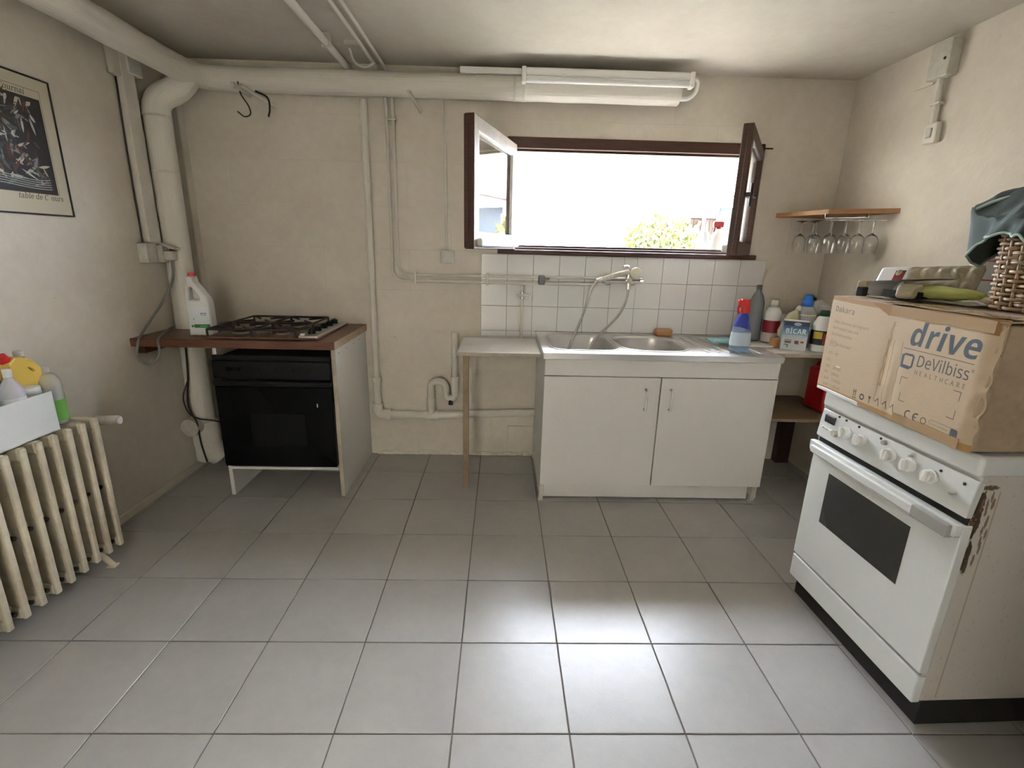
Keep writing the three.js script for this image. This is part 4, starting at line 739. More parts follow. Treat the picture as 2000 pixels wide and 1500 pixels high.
bottle('bottle', 'white bottle with dark green cap and red black label by the cooker', 'bottle', [1.855, yC, -1.535], [[0, 0], [0.046, 0.002], [0.05, 0.012], [0.05, 0.05], [0.05, 0.125], [0.046, 0.155], [0.03, 0.185], [0.022, 0.195], [0, 0.195]], mt.whitePlastic, [[0, 0.224], [0.020, 0.224], [0.024, 0.218], [0.024, 0.194], [0, 0.194]], mt.darkGreen, (t) => {
  mk('label_band', lathe([[0.0502, 0.042], [0.051, 0.043], [0.051, 0.118], [0.0502, 0.119]]), std({ color: lin(0.02, 0.02, 0.02), roughness: 0.4 }), t);
  const arc = (a0, a1, y0, y1, r, m, n) => { const g = new THREE.CylinderGeometry(r, r, y1 - y0, 16, 1, true, a0, a1 - a0).toNonIndexed(); g.translate(0, (y0 + y1) / 2, 0); mk(n, g, m, t); };
  arc(-0.35, 0.75, 0.045, 0.105, 0.0515, std({ color: lin(0.5, 0.05, 0.06), roughness: 0.4 }), 'red_print'); arc(-1.35, -0.45, 0.075, 0.112, 0.0515, std({ color: lin(0.62, 0.47, 0.05), roughness: 0.4 }), 'yellow_print');
});
{
  const t = thing('lidded_tub', 'blue and black tub with white lid behind the bottles', 'tub', [1.975, yC, -1.73]);
  mk('body', lathe([[0, 0], [0.058, 0.002], [0.062, 0.012], [0.066, 0.135], [0, 0.135]]), std({ color: lin(0.04, 0.12, 0.25), roughness: 0.45 }), t);
  mk('lid', lathe([[0, 0.156], [0.068, 0.156], [0.071, 0.152], [0.071, 0.134], [0, 0.134]]), mt.whitePlastic, t);
  tag(mk('plastic_bag', [jitter(T(uvm(new THREE.SphereGeometry(0.055, 24, 18)).scale(1.35, 0.75, 1), 1.955, yC + 0.205, -1.75), 0.03, 26, 7)], mt.milky), 'crumpled white plastic bag on the lidded tub', 'bag');
  const p = thing('paper_packet', 'white paper packet lying across behind the leaning bottle', 'packet', [1.835, yC + 0.14, -1.83]); p.rotation.z = -0.1; mk('packet', jitter(bb(-0.06, 0.05, -0.14, 0.02, -0.02, 0.02, 0.008), 0.006, 25, 4), mt.paper, p);
}
tag(mk('sponge', [jitter(bb(1.645, 1.705, yC, yC + 0.052, -1.66, -1.60, 0.008), 0.003, 40)], mt.brownSoap), 'brown orange sponge block next to the blue box', 'sponge');
tag(mk('soap_block', [jitter(T(uvm(new RoundedBoxGeometry(0.105, 0.045, 0.05, 5, 0.012)), 1.115, yS + 0.0225, -1.905), 0.002, 40)], mt.brownSoap), 'orange brown block of soap behind the right sink bowl', 'soap');
tag(mk('steel_ruler', [box(0.16, 0.006, 0.022, 1.555, yS + 0.006, -1.60, 0.001).translate(0, 0, 0)], mt.whitePlastic), 'thin white strip lying on the sink edge by the bottles', 'strip');

// bottles on the outer sill
bottle('cleaner_bottle', 'white bottle standing on the outer window sill', 'bottle', [1.375, 1.313, -2.12], [[0, 0], [0.036, 0.002], [0.04, 0.012], [0.04, 0.085], [0.032, 0.13], [0.016, 0.15], [0, 0.15]], std({ color: lin(0.55, 0.6, 0.62), roughness: 0.4 }), [[0, 0.195], [0.014, 0.195], [0.016, 0.19], [0.018, 0.148], [0, 0.148]], std({ color: lin(0.6, 0.6, 0.6), roughness: 0.4 }));
bottle('cleaner_bottle', 'white spray bottle with red head on the outer window sill', 'bottle', [1.465, 1.313, -2.12], [[0, 0], [0.036, 0.002], [0.04, 0.012], [0.04, 0.11], [0.026, 0.145], [0.014, 0.16], [0, 0.16]], std({ color: lin(0.55, 0.55, 0.53), roughness: 0.4 }), null, null, (t) => mk('trigger_head', [bb(-0.035, 0.03, 0.165, 0.205, -0.014, 0.014, 0.01), cyl(0.016, 0.016, 0.03, 0, 0.16, 0, 'y', 16), pipe([[-0.022, 0.17, 0], [-0.028, 0.135, 0]], 0.006, 0, 8)], std({ color: lin(0.2, 0.004, 0.006), roughness: 0.3 }), t));
tag(mk('timber_offcut', [bb(1.11, 1.33, 1.313, 1.345, -2.22, -2.16, 0.003)], mt.darkWood), 'weathered timber offcut lying on the outer window sill', 'timber');

// ------------------------------------------------------------------ corner shelf with hanging glasses
{
  const s = thing('corner_shelf', 'pale wooden corner shelf with wire glass rack under it', 'shelf', [0, 0, 0]);
  const sh = new THREE.Shape([[1.722, 1.942], [1.806, 1.59], [2.052, 1.425], [2.052, 1.942]].map(([x, z]) => new THREE.Vector2(x, z)));
  const g = new THREE.ExtrudeGeometry(sh, { depth: 0.02, bevelEnabled: true, bevelThickness: 0.0015, bevelSize: 0.0015, bevelSegments: 2 }); g.rotateX(-Math.PI / 2); g.translate(0, 1.538, 0);
  mk('board', uvm(g), mt.pine, s);
  const dir = V(0.246, 0, 0.165).normalize(), side = V(-dir.z, 0, dir.x);
  for (let i = 0; i < 7; i++) { const o = V(1.80, 1.52, -1.605).addScaledVector(side, -i * 0.043 + 0.0); mk('rack_wire', pipe([[o.x, 1.538, o.z], [o.x, 1.518, o.z], [o.x + dir.x * 0.19, 1.518, o.z + dir.z * 0.19], [o.x + dir.x * 0.19, 1.538, o.z + dir.z * 0.19]].map(([x, y, z]) => [Math.min(x, 2.045), y, z]), 0.003, 0.006, 6), mt.chrome, s); }
  const o = V(1.83, 1.508, -1.60); mk('rack_rail', pipe([o, o.clone().addScaledVector(dir, 0.24)], 0.0045, 0, 8), mt.whitePlastic, s);
}
{
  const prof = [[0, 0], [0.031, 0.001], [0.032, 0.003], [0.006, 0.007], [0.0036, 0.012], [0.0034, 0.065], [0.008, 0.073], [0.022, 0.083], [0.031, 0.10], [0.033, 0.12], [0.030, 0.150], [0.0265, 0.172], [0.0258, 0.172], [0.0292, 0.150], [0.0318, 0.12], [0.03, 0.101], [0.0215, 0.085], [0.006, 0.077], [0, 0.076]];
  const g = lathe(prof, 28);
  const spots = [[1.800, -1.80, 1.0], [1.825, -1.70, 1.0], [1.850, -1.61, 1.0], [1.905, -1.575, 1.0], [1.955, -1.545, 1.0], [2.005, -1.515, 1.0], [1.87, -1.80, 1.0]];
  const words = ['leftmost hanging wine glass, nearest the window', 'second hanging wine glass from the window', 'wine glass hanging below the front corner of the shelf', 'fourth hanging wine glass from the window', 'fifth hanging wine glass from the window', 'hanging wine glass nearest the right wall', 'rear wine glass hanging close to the back wall'];
  spots.forEach(([x, z], i) => { const t = thing('wine_glass', words[i], 'glass', [x, 1.512, z], 'wine glasses hanging under the corner shelf'); t.rotation.x = Math.PI; mk('goblet', g, mt.wineGlass, t); });
}

// ------------------------------------------------------------------ cooker
const cook = thing('gas_cooker', 'white freestanding cooker with five knobs and dark oven window', 'cooker', [1.313, 0, -0.322], undefined, -Math.PI / 2 + 0.033);
{
  const c = cook, w = 0.298;                                        // local: x along the front, z outwards
  const stain = canvas(512, 640, (g, W, Hh) => {
    g.fillStyle = '#cfc9bf'; g.fillRect(0, 0, W, Hh); let s = 11; const r = () => { s = (s * 16807) % 2147483647; return s / 2147483647; };
    const blob = (x, y, a, b, col) => { g.fillStyle = col; g.beginPath(); for (let i = 0; i < 22; i++) { const t = i / 22 * 6.283, k = 0.7 + 0.5 * r(); g.lineTo(x + Math.cos(t) * a * k, y + Math.sin(t) * b * k); } g.fill(); };
    for (let i = 0; i < 22; i++) blob(4 + r() * 20, 60 + r() * 190, 3 + r() * 6, 10 + r() * 26, ['#5d4c3a', '#7d6a54', '#4d3f30'][i % 3]);
    blob(28, 30, 20, 6, '#6a5a48'); for (let i = 0; i < 14; i++) blob(30 + r() * 20, 30 + r() * 240, 3, 14, '#84735e');
    g.fillStyle = '#b4a893'; g.fillRect(52, 40, 4, 590);
    for (let i = 0; i < 200; i++) blob(r() * W, r() * Hh, 1 + r() * 2, 1 + r() * 2, '#b9b1a4');
  });
  mk('carcass', bb(-w + 0.004, w - 0.004, 0.088, 0.80, -0.60, -0.012, 0.004), mt.enamelSide, c);
  const sp = new THREE.PlaneGeometry(0.585, 0.715).toNonIndexed(); sp.rotateY(Math.PI / 2); sp.translate(w - 0.0035, 0.448, -0.306); mk('stained_side', sp, std({ map: stain, roughness: 0.4 }), c);
  mk('plinth', bb(-w + 0.004, w - 0.004, 0, 0.088, -0.56, -0.036, 0.003), mt.blackMatt, c);
  mk('top_plate', bb(-w, w, 0.80, 0.856, -0.60, 0.002, 0.012), mt.enamel, c);
  const pn = bb(-w, w, -0.052, 0.052, -0.02, 0, 0.004); pn.rotateX(-0.10); pn.translate(0, 0.738, -0.002);
  const panel = mk('control_panel', pn, mt.enamel, c);
  mk('panel_lip', bb(-w, w, 0.786, 0.803, -0.03, -0.012, 0.003), mt.enamel, c);
  const knobG = M([cyl(0.0205, 0.0175, 0.010, 0, 0, 0.005, 'z', 28), cyl(0.0172, 0.0150, 0.016, 0, 0, 0.017, 'z', 28), bb(-0.005, 0.005, -0.017, 0.017, 0.010, 0.034, 0.004)]);
  [-0.150, -0.083, 0.037, 0.108, 0.181].forEach((x, i) => { const k = mk('knob', knobG, mt.whitePlastic, c); k.position.set(x, 0.748, -0.001); k.rotation.set(-0.1, 0, [0.3, 0.2, 0, 0.1, -0.1][i]); });
  mk('clock_display', [bb(-0.272, -0.222, 0.748, 0.776, -0.008, 0.0015, 0.002)], std({ color: lin(0.04, 0.042, 0.042), roughness: 0.2 }), c);
  for (let i = 0; i < 4; i++) mk('push_button', [bb(-0.274 + i * 0.013, -0.266 + i * 0.013, 0.723, 0.730, -0.004, 0.006, 0.002)], mt.whitePlastic, c);
  mk('timer_knob', [cyl(0.0105, 0.012, 0.016, -0.205, 0.724, 0.004, 'z', 16)], mt.oldPlastic, c);
  for (const [x, y] of [[-0.21, 0.785], [-0.175, 0.784], [-0.115, 0.783], [-0.02, 0.780], [0.195, 0.772], [0.265, 0.768]]) mk('screw', [cyl(0.004, 0.004, 0.004, x, y, -0.006, 'z', 10)], mt.iron, c);
  mk('indicator', [cyl(0.007, 0.008, 0.012, 0.0, 0.775, 0.0, 'z', 14)], mt.handleGrey, c);
  mk('spindle', [cyl(0.0035, 0.0035, 0.02, 0.105, 0.776, 0.002, 'z', 10), cyl(0.004, 0.004, 0.02, 0.252, 0.735, 0.006, 'z', 10), cyl(0.009, 0.009, 0.004, 0.105, 0.776, -0.004, 'z', 14)], mt.oldPlastic, c);
  mk('door_seal', [bb(-w + 0.004, w - 0.004, 0.655, 0.695, -0.03, -0.010, 0.002)], mt.blackMatt, c);
  const d = mk('oven_door', bb(-w, w, 0.190, 0.664, -0.028, 0, 0.004), mt.enamel, c);
  mk('window', bb(-0.195, 0.158, 0.381, 0.576, -0.002, 0.0012, 0.0006), mt.ovenGlass, d);
  mk('handle_rail', [bb(-w, w, 0.630, 0.668, 0.0, 0.020, 0.004), bb(-w + 0.02, w - 0.12, 0.628, 0.654, 0.010, 0.030, 0.003)], mt.enamel, d);
  mk('handle_cap', [bb(w - 0.125, w - 0.010, 0.624, 0.660, 0.012, 0.033, 0.003)], mt.handleGrey, d);
  mk('drawer', bb(-w, w, 0.086, 0.180, -0.028, -0.001, 0.005), mt.enamel, c);
  mk('seal_strip', [bb(-w + 0.006, w - 0.006, 0.176, 0.194, -0.028, -0.012, 0.002)], mt.blackMatt, c);
  mk('edge_moulding', [bb(-w - 0.006, -w + 0.002, 0.09, 0.80, -0.03, -0.012, 0.002)], mt.chrome, c);
}

// ------------------------------------------------------------------ cardboard box on the cooker
{
  const b = thing('cardboard_box', 'battered brown cardboard box with blue grey printing on the cooker', 'box', [1.296, 0.858, -0.662]);
  const L = 0.617, Hh = 0.336, D = 0.52;                             // local: z along the front, x away from the viewer
  const print = canvas(2048, 1120, (g, w, h) => {
    g.fillStyle = '#c0ab8f'; g.fillRect(0, 0, w, h); let s = 5; const r = () => { s = (s * 16807) % 2147483647; return s / 2147483647; };
    for (let i = 0; i < 2600; i++) { g.fillStyle = ['rgba(150,120,88,0.16)', 'rgba(214,188,158,0.16)'][i % 2]; g.fillRect(r() * w, r() * h, 10 + r() * 60, 1 + r() * 3); }
    const t = (x, y) => [x * w, y * h], ink = '#5b6068', ink2 = '#6b6862', F = (str, x, y, px, font = 'sans-serif', col = ink2, mw) => { g.fillStyle = col; g.font = `${px}px ${font}`; g.fillText(str, ...t(x, y), mw); };
    // worn brown stripes of tape and rubbed seams
    g.fillStyle = '#a5855f'; g.fillRect(0, 0, w, h * 0.045); g.fillStyle = '#9a7850'; g.beginPath(); g.moveTo(w * 0.30, 0); g.lineTo(w * 0.99, 0); g.lineTo(w * 0.985, h * 0.115); g.lineTo(w * 0.50, h * 0.07); g.lineTo(w * 0.43, h * 0.10); g.closePath(); g.fill();
    g.fillStyle = '#a88453'; g.fillRect(0, h * 0.955, w, h * 0.045); g.beginPath(); g.moveTo(w * 0.62, h); g.lineTo(w, h * 1.0); g.lineTo(w, h * 0.94); g.lineTo(w * 0.66, h * 0.95); g.fill();
    g.strokeStyle = 'rgba(125,105,82,0.55)'; g.lineWidth = 9; for (const [a, c] of [[0.465, 0.455], [0.50, 0.505], [0.555, 0.56]]) { g.beginPath(); for (let i = 0; i <= 14; i++) g.lineTo(w * (lerp(a, c, i / 14) + (r() - 0.5) * 0.008), h * (0.30 + i * 0.043)); g.stroke(); }
    g.strokeStyle = 'rgba(141,119,92,0.5)'; g.lineWidth = 26; g.beginPath(); for (let i = 0; i <= 12; i++) g.lineTo(w * (0.475 + (r() - 0.5) * 0.02), h * (0.14 + i * 0.05)); g.stroke();
    g.fillStyle = '#cdb391'; g.fillRect(w * 0.475, h * 0.36, w * 0.02, h * 0.36);
    F('Dakara', 0.04, 0.155, 86, 'monospace', '#5c5851');
    F('Siège élévateur de baignoire', 0.044, 0.27, 44, 'sans-serif', '#8b7a66', w * 0.34); F('Bath bodied seat unit', 0.044, 0.335, 44, 'sans-serif', '#8b7a66', w * 0.21); F('Badewannenlifter', 0.041, 0.40, 44, 'sans-serif', '#8b7a66', w * 0.27);
    F('REF  BA-02010401', 0.047, 0.50, 44, 'sans-serif', '#857460', w * 0.22);
    g.strokeStyle = '#7a6a57'; g.lineWidth = 4; g.strokeRect(w * 0.044, h * 0.462, w * 0.05, h * 0.05);
    F('QTY :   PC', 0.046, 0.60, 42, 'sans-serif', '#857460', w * 0.14); F('COL :   ◆', 0.042, 0.675, 42, 'sans-serif', '#857460', w * 0.13); F('LOT :   241025', 0.046, 0.745, 42, 'sans-serif', '#7a6a57', w * 0.17);
    F('PO :    000658', 0.042, 0.81, 42, 'sans-serif', '#857460', w * 0.17); F('N.W :   11,00 KG', 0.047, 0.875, 42, 'sans-serif', '#857460', w * 0.17); F('G.W :   13,00 KG', 0.049, 0.94, 42, 'sans-serif', '#857460', w * 0.17);
    g.fillStyle = '#e8e2d6'; g.fillRect(w * 0.135, h * 0.700, w * 0.03, h * 0.012);
    // big lettering
    g.save(); g.translate(w * 0.578, h * 0.312); g.transform(1, 0, -0.16, 1, 0, 0); g.fillStyle = '#4f5860'; g.font = 'bold 300px sans-serif'; g.fillText('drive', 0, 0, w * 0.365); g.restore();
    g.fillStyle = '#5b5a58'; g.fillRect(w * 0.565, h * 0.345, w * 0.365, 6);
    g.strokeStyle = '#4f545b'; g.lineWidth = 20; g.beginPath(); g.roundRect(w * 0.578, h * 0.395, w * 0.058, h * 0.105, 24); g.stroke(); g.lineWidth = 34; g.strokeStyle = '#4b5560'; g.beginPath(); g.moveTo(w * 0.575, h * 0.40); g.lineTo(w * 0.575, h * 0.50); g.lineTo(w * 0.625, h * 0.505); g.stroke();
    F('DeVilbiss', 0.655, 0.475, 150, 'sans-serif', '#55565a', w * 0.265); F('®', 0.922, 0.41, 40, 'sans-serif', '#55565a');
    g.fillStyle = '#6f675b'; g.font = '58px sans-serif'; [...'HEALTHCARE'].forEach((c, i) => g.fillText(c, w * (0.658 + i * 0.0268), h * 0.545));
    g.strokeStyle = '#5f584c'; g.lineWidth = 6; const corner = (x, y, dx, dy) => { g.beginPath(); g.moveTo(w * (x + dx * 0.035), h * y); g.lineTo(w * x, h * y); g.lineTo(w * x, h * (y + dy * 0.07)); g.stroke(); };
    corner(0.595, 0.595, 1, 1); corner(0.905, 0.575, -1, 1); corner(0.905, 0.79, -1, -1); corner(0.61, 0.80, 1, -1);
    F('⇈', 0.305, 0.935, 100, 'sans-serif', '#4b463e'); g.strokeStyle = '#4b463e'; g.lineWidth = 9; for (const x of [0.312, 0.326]) { g.beginPath(); g.moveTo(w * x, h * 0.93); g.lineTo(w * x, h * 0.865); g.lineTo(w * (x - 0.006), h * 0.885); g.stroke(); } g.fillRect(w * 0.303, h * 0.938, w * 0.033, 8);
    g.beginPath(); g.arc(w * 0.375, h * 0.905, 27, 0, 6.3); g.lineWidth = 14; g.stroke(); g.fillStyle = '#4b463e'; g.beginPath(); g.moveTo(w * 0.42, h * 0.87); g.lineTo(w * 0.438, h * 0.87); g.lineTo(w * 0.431, h * 0.90); g.lineTo(w * 0.431, h * 0.94); g.lineTo(w * 0.427, h * 0.94); g.lineTo(w * 0.427, h * 0.90); g.fill();
    g.lineWidth = 8; for (const x of [0.465, 0.515, 0.565]) { g.beginPath(); g.moveTo(w * x, h * 0.90); g.lineTo(w * (x + 0.02), h * 0.86); g.lineTo(w * (x + 0.028), h * 0.93); g.stroke(); }
    g.lineWidth = 13; g.strokeStyle = '#575046'; g.beginPath(); g.arc(w * 0.682, h * 0.893, 38, 1.2, 5.1); g.stroke(); g.beginPath(); g.arc(w * 0.728, h * 0.893, 38, 1.2, 5.1); g.stroke(); g.fillStyle = '#575046'; g.fillRect(w * 0.712, h * 0.888, 30, 11);
    g.lineWidth = 8; g.beginPath(); g.arc(w * 0.766, h * 0.893, 28, 0, 6.3); g.stroke(); F('⚙', 0.757, 0.908, 40, 'sans-serif', '#575046');
    g.lineWidth = 4; g.strokeStyle = '#7c7464'; g.beginPath(); g.roundRect(w * 0.795, h * 0.862, w * 0.135, h * 0.065, 24); g.stroke(); g.fillStyle = '#565c62'; g.beginPath(); g.roundRect(w * 0.905, h * 0.862, w * 0.035, h * 0.072, 20); g.fill(); F('drive DeVilbiss', 0.803, 0.90, 28, 'sans-serif', '#7c7464', w * 0.09);
  });
  // front: battered sheet with real dents
  const nx = 60, ny = 34, pos = [], uv = [];
  const dent = (u, v) => { let d = 0.003 * vn3(u * 9, v * 6, 2.2); const e = Math.exp(-(((u - 0.48) / 0.03) ** 2)) * sm(cl((v - 0.08) * 5)) * sm(cl((0.85 - v) * 4)); d += 0.005 * e * (0.7 + 0.5 * vn3(u * 22, v * 12, 1)); d += 0.003 * Math.exp(-(((u - 0.555) / 0.02) ** 2)) * sm(cl((0.7 - v) * 4)); if (u > 0.955) d += (u - 0.955) * 0.35 * (0.6 + 0.5 * vn3(3, v * 14, 7)); return d; };
  const pt = (i, j) => { const u = i / nx, v = j / ny; const sag = 0.006 * vn3(u * 5, 8, 1) * v; return [dent(u, v), v * Hh + sag, u * L]; };
  for (let i = 0; i < nx; i++) for (let j = 0; j < ny; j++) for (const [a, c] of [[0, 0], [1, 0], [1, 1], [0, 0], [1, 1], [0, 1]]) { pos.push(...pt(i + a, j + c)); uv.push((i + a) / nx, (j + c) / ny); }
  const fg = new THREE.BufferGeometry(); fg.setAttribute('position', new THREE.Float32BufferAttribute(pos, 3)); smooth(fg); fg.setAttribute('uv', new THREE.Float32BufferAttribute(uv, 2));
  mk('front_panel', fg, std({ map: print, roughness: 0.75 }), b);
  mk('body', jitter(bb(0.012, D, 0.001, Hh - 0.012, 0.004, L - 0.006, 0.006), 0.002, 6), mt.card, b);
  mk('top_flap', jitter(T(uvm(new THREE.BoxGeometry(0.26, 0.004, L - 0.004, 14, 1, 24)).rotateZ(0.02), 0.135, Hh - 0.003, L / 2), 0.005, 8), mt.card, b);
  mk('top_flap', jitter(T(uvm(new THREE.BoxGeometry(0.25, 0.004, L - 0.01, 10, 1, 20)), D - 0.13, Hh - 0.004, L / 2), 0.004, 7), mt.card, b);
  // crumpled corner beads along the near upright edge
  for (const [a, c] of [[0.0, 0.085], [0.085, 0.165], [0.165, 0.245], [0.245, 0.325]]) mk('crumpled_edge', jitter(bb(0.006, 0.026, a, c + 0.004, L - 0.026, L - 0.003, 0.008), 0.006, 34, a * 40), mt.card, b);
  mk('tape', [jitter(T(uvm(new THREE.BoxGeometry(0.0012, 0.03, 0.33, 1, 3, 26)), -0.0035, Hh - 0.018, 0.44), 0.0025, 18), jitter(T(uvm(new THREE.BoxGeometry(0.07, 0.0012, 0.36, 6, 1, 20)), 0.03, Hh + 0.0035, 0.42), 0.002, 18)], mt.tape, b);
  mk('bottom_tape', [jitter(T(uvm(new THREE.BoxGeometry(0.0012, 0.026, 0.22, 1, 3, 20)), -0.003, 0.014, 0.48), 0.0025, 20)], mt.tape, b);
  mk('torn_edge', [jitter(bb(-0.004, 0.004, -0.002, 0.008, 0.01, 0.22, 0.002), 0.004, 40, 2)], mt.paper, b);
}

// ------------------------------------------------------------------ clutter on the cardboard box
const yT = 1.199;
{
  const nx = 6, W = 0.25, D = 0.105;                                  // carton propped up, cups towards the viewer
  const e = thing('egg_carton', 'grey brown moulded egg carton with white sleeve propped on the box', 'carton', [1.555, yT + 0.062, -0.575]);
  const pos = [], N = 60, K = 22, f = (u, v) => { const x = (u - 0.5) * W, z = (v - 0.5) * D; return [x, 0.012 * Math.sin(u * Math.PI * nx) ** 2 * Math.sin(v * Math.PI * 2.0) ** 2 + 0.002 * vn3(u * 20, v * 8, 1) - 0.03 * Math.max(0, Math.abs(u - 0.5) - 0.42), z]; };
  for (let i = 0; i < N; i++) for (let j = 0; j < K; j++) for (const [a, b] of [[0, 0], [1, 1], [1, 0], [0, 0], [0, 1], [1, 1]]) pos.push(...f((i + a) / N, (j + b) / K));
  const t = new THREE.BufferGeometry(); t.setAttribute('position', new THREE.Float32BufferAttribute(pos, 3)); smooth(t);
  mk('moulded_cups', t, mt.pulp, e); mk('shell', bb(-W / 2, W / 2, -0.022, -0.002, -D / 2, D / 2, 0.009), mt.pulp, e);
  const sl = mk('paper_sleeve', bb(-W / 2 - 0.045, -W / 2 + 0.055, -0.026, 0.006, -D / 2 - 0.003, D / 2 + 0.003, 0.012), mt.paper, e);
  mk('red_mark', bb(-W / 2 + 0.01, -W / 2 + 0.042, 0.0055, 0.0068, -0.035, 0.012, 0.0005), std({ color: lin(0.2, 0.012, 0.018), roughness: 0.5 }), sl);
  e.rotation.set(0.95, -1.02, 0.13, 'YXZ');
}
{
  const m = thing('curled_leaflet', 'white leaflet folded back on itself at the far end of the box', 'leaflet', [1.385, yT + 0.003, -0.60], undefined, 0.22);
  const N = 44, K = 8, r = 0.024, lo = 0.30, up = 0.17, tot = lo + Math.PI * r + up;
  const Q = (u, v, o) => { const d = u * tot; let z, y; const R = r + o; if (d < lo) { z = lo - d; y = r - R + 0.004 * Math.sin(d * 14) * (1 - d / lo); } else if (d < lo + Math.PI * r) { const a = (d - lo) / r; z = -Math.sin(a) * R; y = r - Math.cos(a) * R; } else { const e = d - lo - Math.PI * r; z = e; y = r + R + e * 0.10; } return [v * 0.13, y, z]; };
  const sheet = (o, flip) => { const pos = []; for (let i = 0; i < N; i++) for (let j = 0; j < K; j++) for (const [a, b] of flip ? [[0, 0], [1, 1], [1, 0], [0, 0], [0, 1], [1, 1]] : [[0, 0], [1, 0], [1, 1], [0, 0], [1, 1], [0, 1]]) pos.push(...Q((i + a) / N, (j + b) / K, o)); const g = new THREE.BufferGeometry(); g.setAttribute('position', new THREE.Float32BufferAttribute(pos, 3)); return smooth(g); };
  mk('page', [sheet(0, true), sheet(0.0015, false)], mt.paper, m);
}
{
  const b = thing('produce_bag', 'shiny yellow green produce bag lying on the cardboard box', 'bag', [1.47, yT + 0.026, -0.432], undefined, 0.24);
  const g = uvm(new THREE.SphereGeometry(1, 40, 26)).scale(0.040, 0.022, 0.125); mk('bag', jitter(g, 0.007, 20, 3), mt.leafBag, b);
  mk('twisted_end', jitter(uvm(new THREE.ConeGeometry(0.022, 0.07, 18, 6)).rotateX(-Math.PI / 2).translate(0, -0.006, 0.125), 0.004, 40), mt.clearYellow, b);
  const c = thing('dark_packet', 'small dark packet at the far end of the cardboard box', 'packet', [1.335, yT, -0.585], undefined, 0.3); mk('packet', jitter(bb(-0.013, 0.013, 0, 0.032, -0.013, 0.013, 0.005), 0.003, 30), mt.blackMatt, c);
  const d = thing('brown_packet', 'brown paper packet behind the dark packet on the box', 'packet', [1.395, yT + 0.002, -0.655], undefined, 0.5); mk('packet', jitter(bb(-0.03, 0.03, 0, 0.05, -0.015, 0.015, 0.008), 0.005, 25, 5), mt.teaPaper, d);
  const e = thing('paper_bundle', 'crumpled tan paper bundle between leaflet and produce bag', 'paper', [1.405, yT + 0.006, -0.475], undefined, 0.4); mk('bundle', jitter(bb(-0.02, 0.025, 0.002, 0.045, -0.028, 0.028, 0.012), 0.007, 28, 8), mt.teaPaper, e);
  const f = thing('black_tray', 'shallow black tray inside the folded leaflet', 'tray', [1.43, yT + 0.008, -0.51], undefined, 0.22); mk('base', bb(-0.03, 0.05, 0, 0.004, -0.06, 0.07, 0.002), mt.blackMatt, f); for (const x of [-0.03, 0.046]) mk('rim', bb(x, x + 0.004, 0, 0.020, -0.06, 0.07, 0.001), mt.blackMatt, f);
}
{
  const cn = thing('striped_canister', 'white canister with thin red stripes behind the wicker basket', 'canister', [1.695, yT, -0.535]);
  mk('body', lathe([[0, 0], [0.04, 0.002], [0.042, 0.01], [0.042, 0.03], [0.039, 0.035], [0.043, 0.045], [0.045, 0.17], [0.038, 0.19], [0.02, 0.2], [0, 0.2]], 36), mt.whitePlastic, cn);
  for (const y of [0.065, 0.125, 0.155]) mk('red_stripe', lathe([[0.0455, y], [0.046, y + 0.0005], [0.046, y + 0.0035], [0.0455, y + 0.004]], 36), mt.red, cn);
  const tb = thing('teal_bottle', 'translucent bottle with teal base beside the wicker basket', 'bottle', [1.645, yT, -0.405]); mk('body', lathe([[0, 0.03], [0.022, 0.032], [0.024, 0.06], [0.018, 0.10], [0.008, 0.12], [0, 0.12]]), mt.clearWhite, tb); mk('base', lathe([[0, 0], [0.024, 0.001], [0.025, 0.03], [0, 0.03]]), std({ color: lin(0.06, 0.22, 0.20), roughness: 0.4 }), tb);
}
{ // round wicker basket: stakes and woven rods
  const c = thing('wicker_basket', 'round woven wicker basket on the cardboard box under the teal towel', 'basket', [1.580, yT + 0.002, -0.195]);
  const R = (y) => 0.125 + 0.07 * y, Hb = 0.20, N = 24;
  for (let i = 0; i < N; i++) { const a = i / N * Math.PI * 2; mk('stake', pipe([[Math.cos(a) * R(0), 0, Math.sin(a) * R(0)], [Math.cos(a) * R(Hb), Hb, Math.sin(a) * R(Hb)]], 0.0042, 0, 6), mt.wicker, c); }
  const rows = 17;
  for (let k = 0; k < rows; k++) { const y = 0.006 + k * (Hb - 0.012) / (rows - 1), p = []; for (let i = 0; i < N * 4; i++) { const a = i / (N * 4) * Math.PI * 2, s = Math.cos(a * N / 2 + (k % 2) * Math.PI) * 0.0062; p.push([Math.cos(a) * (R(y) + s), y + 0.001 * vn3(i * 0.7, k, 2), Math.sin(a) * (R(y) + s)]); } mk('weaver', [new THREE.TubeGeometry(new THREE.CatmullRomCurve3(p.map((q) => V(...q)), true), N * 6, 0.0048, 6, true).toNonIndexed()], mt.wicker, c); }
  mk('border', [new THREE.TorusGeometry(R(Hb), 0.009, 10, 60).rotateX(Math.PI / 2).translate(0, Hb, 0).toNonIndexed()], mt.wicker, c);
  mk('base', [cyl(R(0) - 0.004, R(0) - 0.004, 0.008, 0, 0.004, 0, 'y', 40)], mt.wicker, c);
}
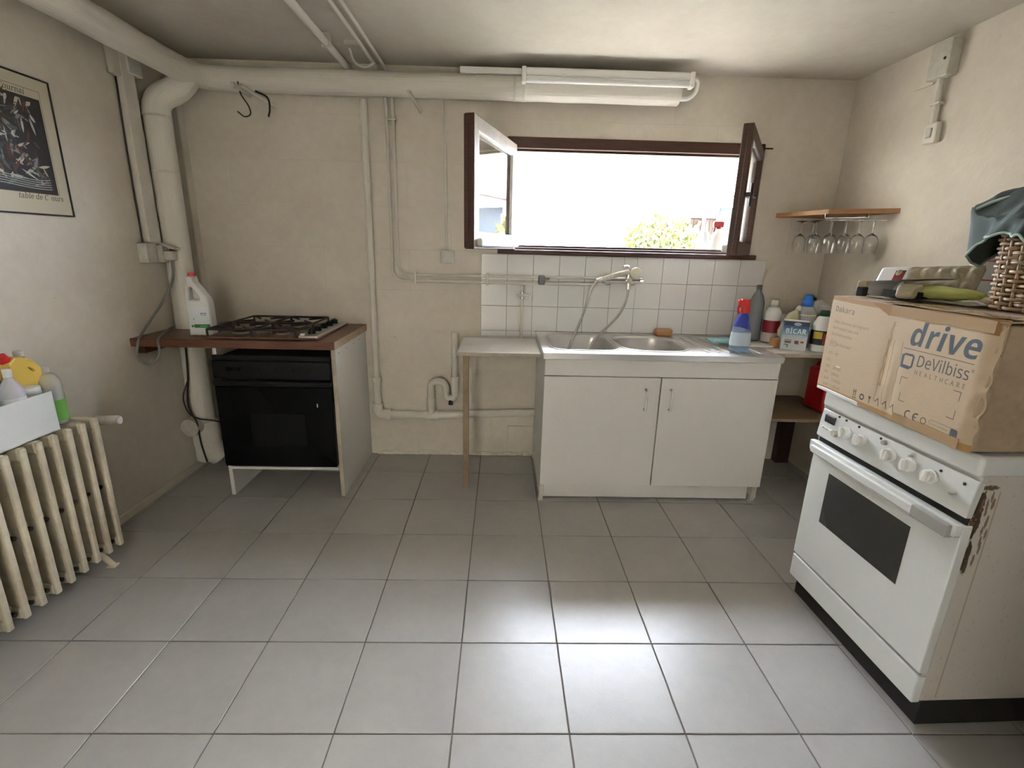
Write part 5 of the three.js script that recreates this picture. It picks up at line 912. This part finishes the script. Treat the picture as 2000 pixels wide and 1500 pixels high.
{ // teal towel heaped over the basket, one corner hanging
  const t = thing('teal_towel', 'dark teal towel with pale hem heaped over the wicker basket', 'towel', [1.580, yT + 0.208, -0.195]);
  const N = 130, K = 56, a0 = Math.atan2(-0.242, -0.075);
  const P = (u, v) => {
    const a = u * Math.PI * 2, d = Math.abs(((a - a0) % (Math.PI * 2) + Math.PI * 3) % (Math.PI * 2) - Math.PI);
    const lobe = Math.exp(-((d / 0.40) ** 2)), E = 0.163 + 0.085 * lobe, h = 0.035 + 0.095 * lobe + 0.02 * vn3(Math.cos(a) * 3, Math.sin(a) * 3, 4);
    const w = Math.min(v / 0.7, 1), k = Math.max(0, (v - 0.7) / 0.3);
    const fold = 0.020 * vn3(Math.cos(a) * w * 3.2, Math.sin(a) * w * 3.2, 1.7) + 0.010 * vn3(Math.cos(a) * w * 9, Math.sin(a) * w * 9, 5.7);
    const rr = w * E + k * 0.012 * (1 - lobe) - k * 0.03 * lobe + 0.010 * Math.sin(a * 11) * k;
    const y = 0.026 + 0.095 * (1 - w * w) * (1 + 0.25 * Math.cos(a + 0.9)) + fold * (0.4 + w) + 0.03 * lobe * w * (1 - k) - k * h;
    return [Math.cos(a) * rr, y, Math.sin(a) * rr];
  };
  const sheet = (o) => { const pos = []; for (let i = 0; i < N; i++) for (let j = 0; j < K; j++) for (const [a, b] of [[0, 0], [1, 1], [1, 0], [0, 0], [0, 1], [1, 1]]) { const q = P(((i + a) % N) / N, (j + b) / K); pos.push(q[0], q[1] - o, q[2]); } const g = new THREE.BufferGeometry(); g.setAttribute('position', new THREE.Float32BufferAttribute(pos, 3)); return smooth(g); };
  mk('cloth', [sheet(0), sheet(0.004)], mt.teal, t);
  const hem = []; for (let i = 0; i < 140; i++) hem.push(P(i / 140, 1)); mk('hem', [new THREE.TubeGeometry(new THREE.CatmullRomCurve3(hem.map((q) => V(q[0], q[1] - 0.002, q[2])), true), 280, 0.0035, 6, true).toNonIndexed()], std({ color: lin(0.34, 0.44, 0.40), roughness: 0.9 }), t);
  const roll = []; for (let i = 0; i <= 16; i++) { const s = i / 16; roll.push([-0.085 + s * 0.09, 0.055 + s * 0.085 + 0.008 * Math.sin(s * 9), -0.20 + s * 0.22 + 0.010 * Math.sin(s * 6)]); } mk('rolled_fold', jitter(curve(roll, 0.026, 60, 18), 0.007, 26), mt.teal, t);
  const r2 = roll.map(([x, y, z]) => [x - 0.026, y + 0.006, z + 0.012]); mk('fold_hem', curve(r2, 0.004, 60, 6), std({ color: lin(0.34, 0.44, 0.40), roughness: 0.9 }), t);
  const w = thing('white_bottle', 'white capped bottle top poking out above the teal towel', 'bottle', [1.63, yT + 0.06, -0.19]); mk('body', lathe([[0, 0], [0.03, 0.002], [0.032, 0.01], [0.032, 0.24], [0.026, 0.265], [0.018, 0.275], [0, 0.275]]), mt.whitePlastic, w); mk('cap', lathe([[0, 0.30], [0.018, 0.30], [0.021, 0.295], [0.022, 0.272], [0, 0.272]], 20), mt.lilac, w);
}

renderer.render(scene, camera);
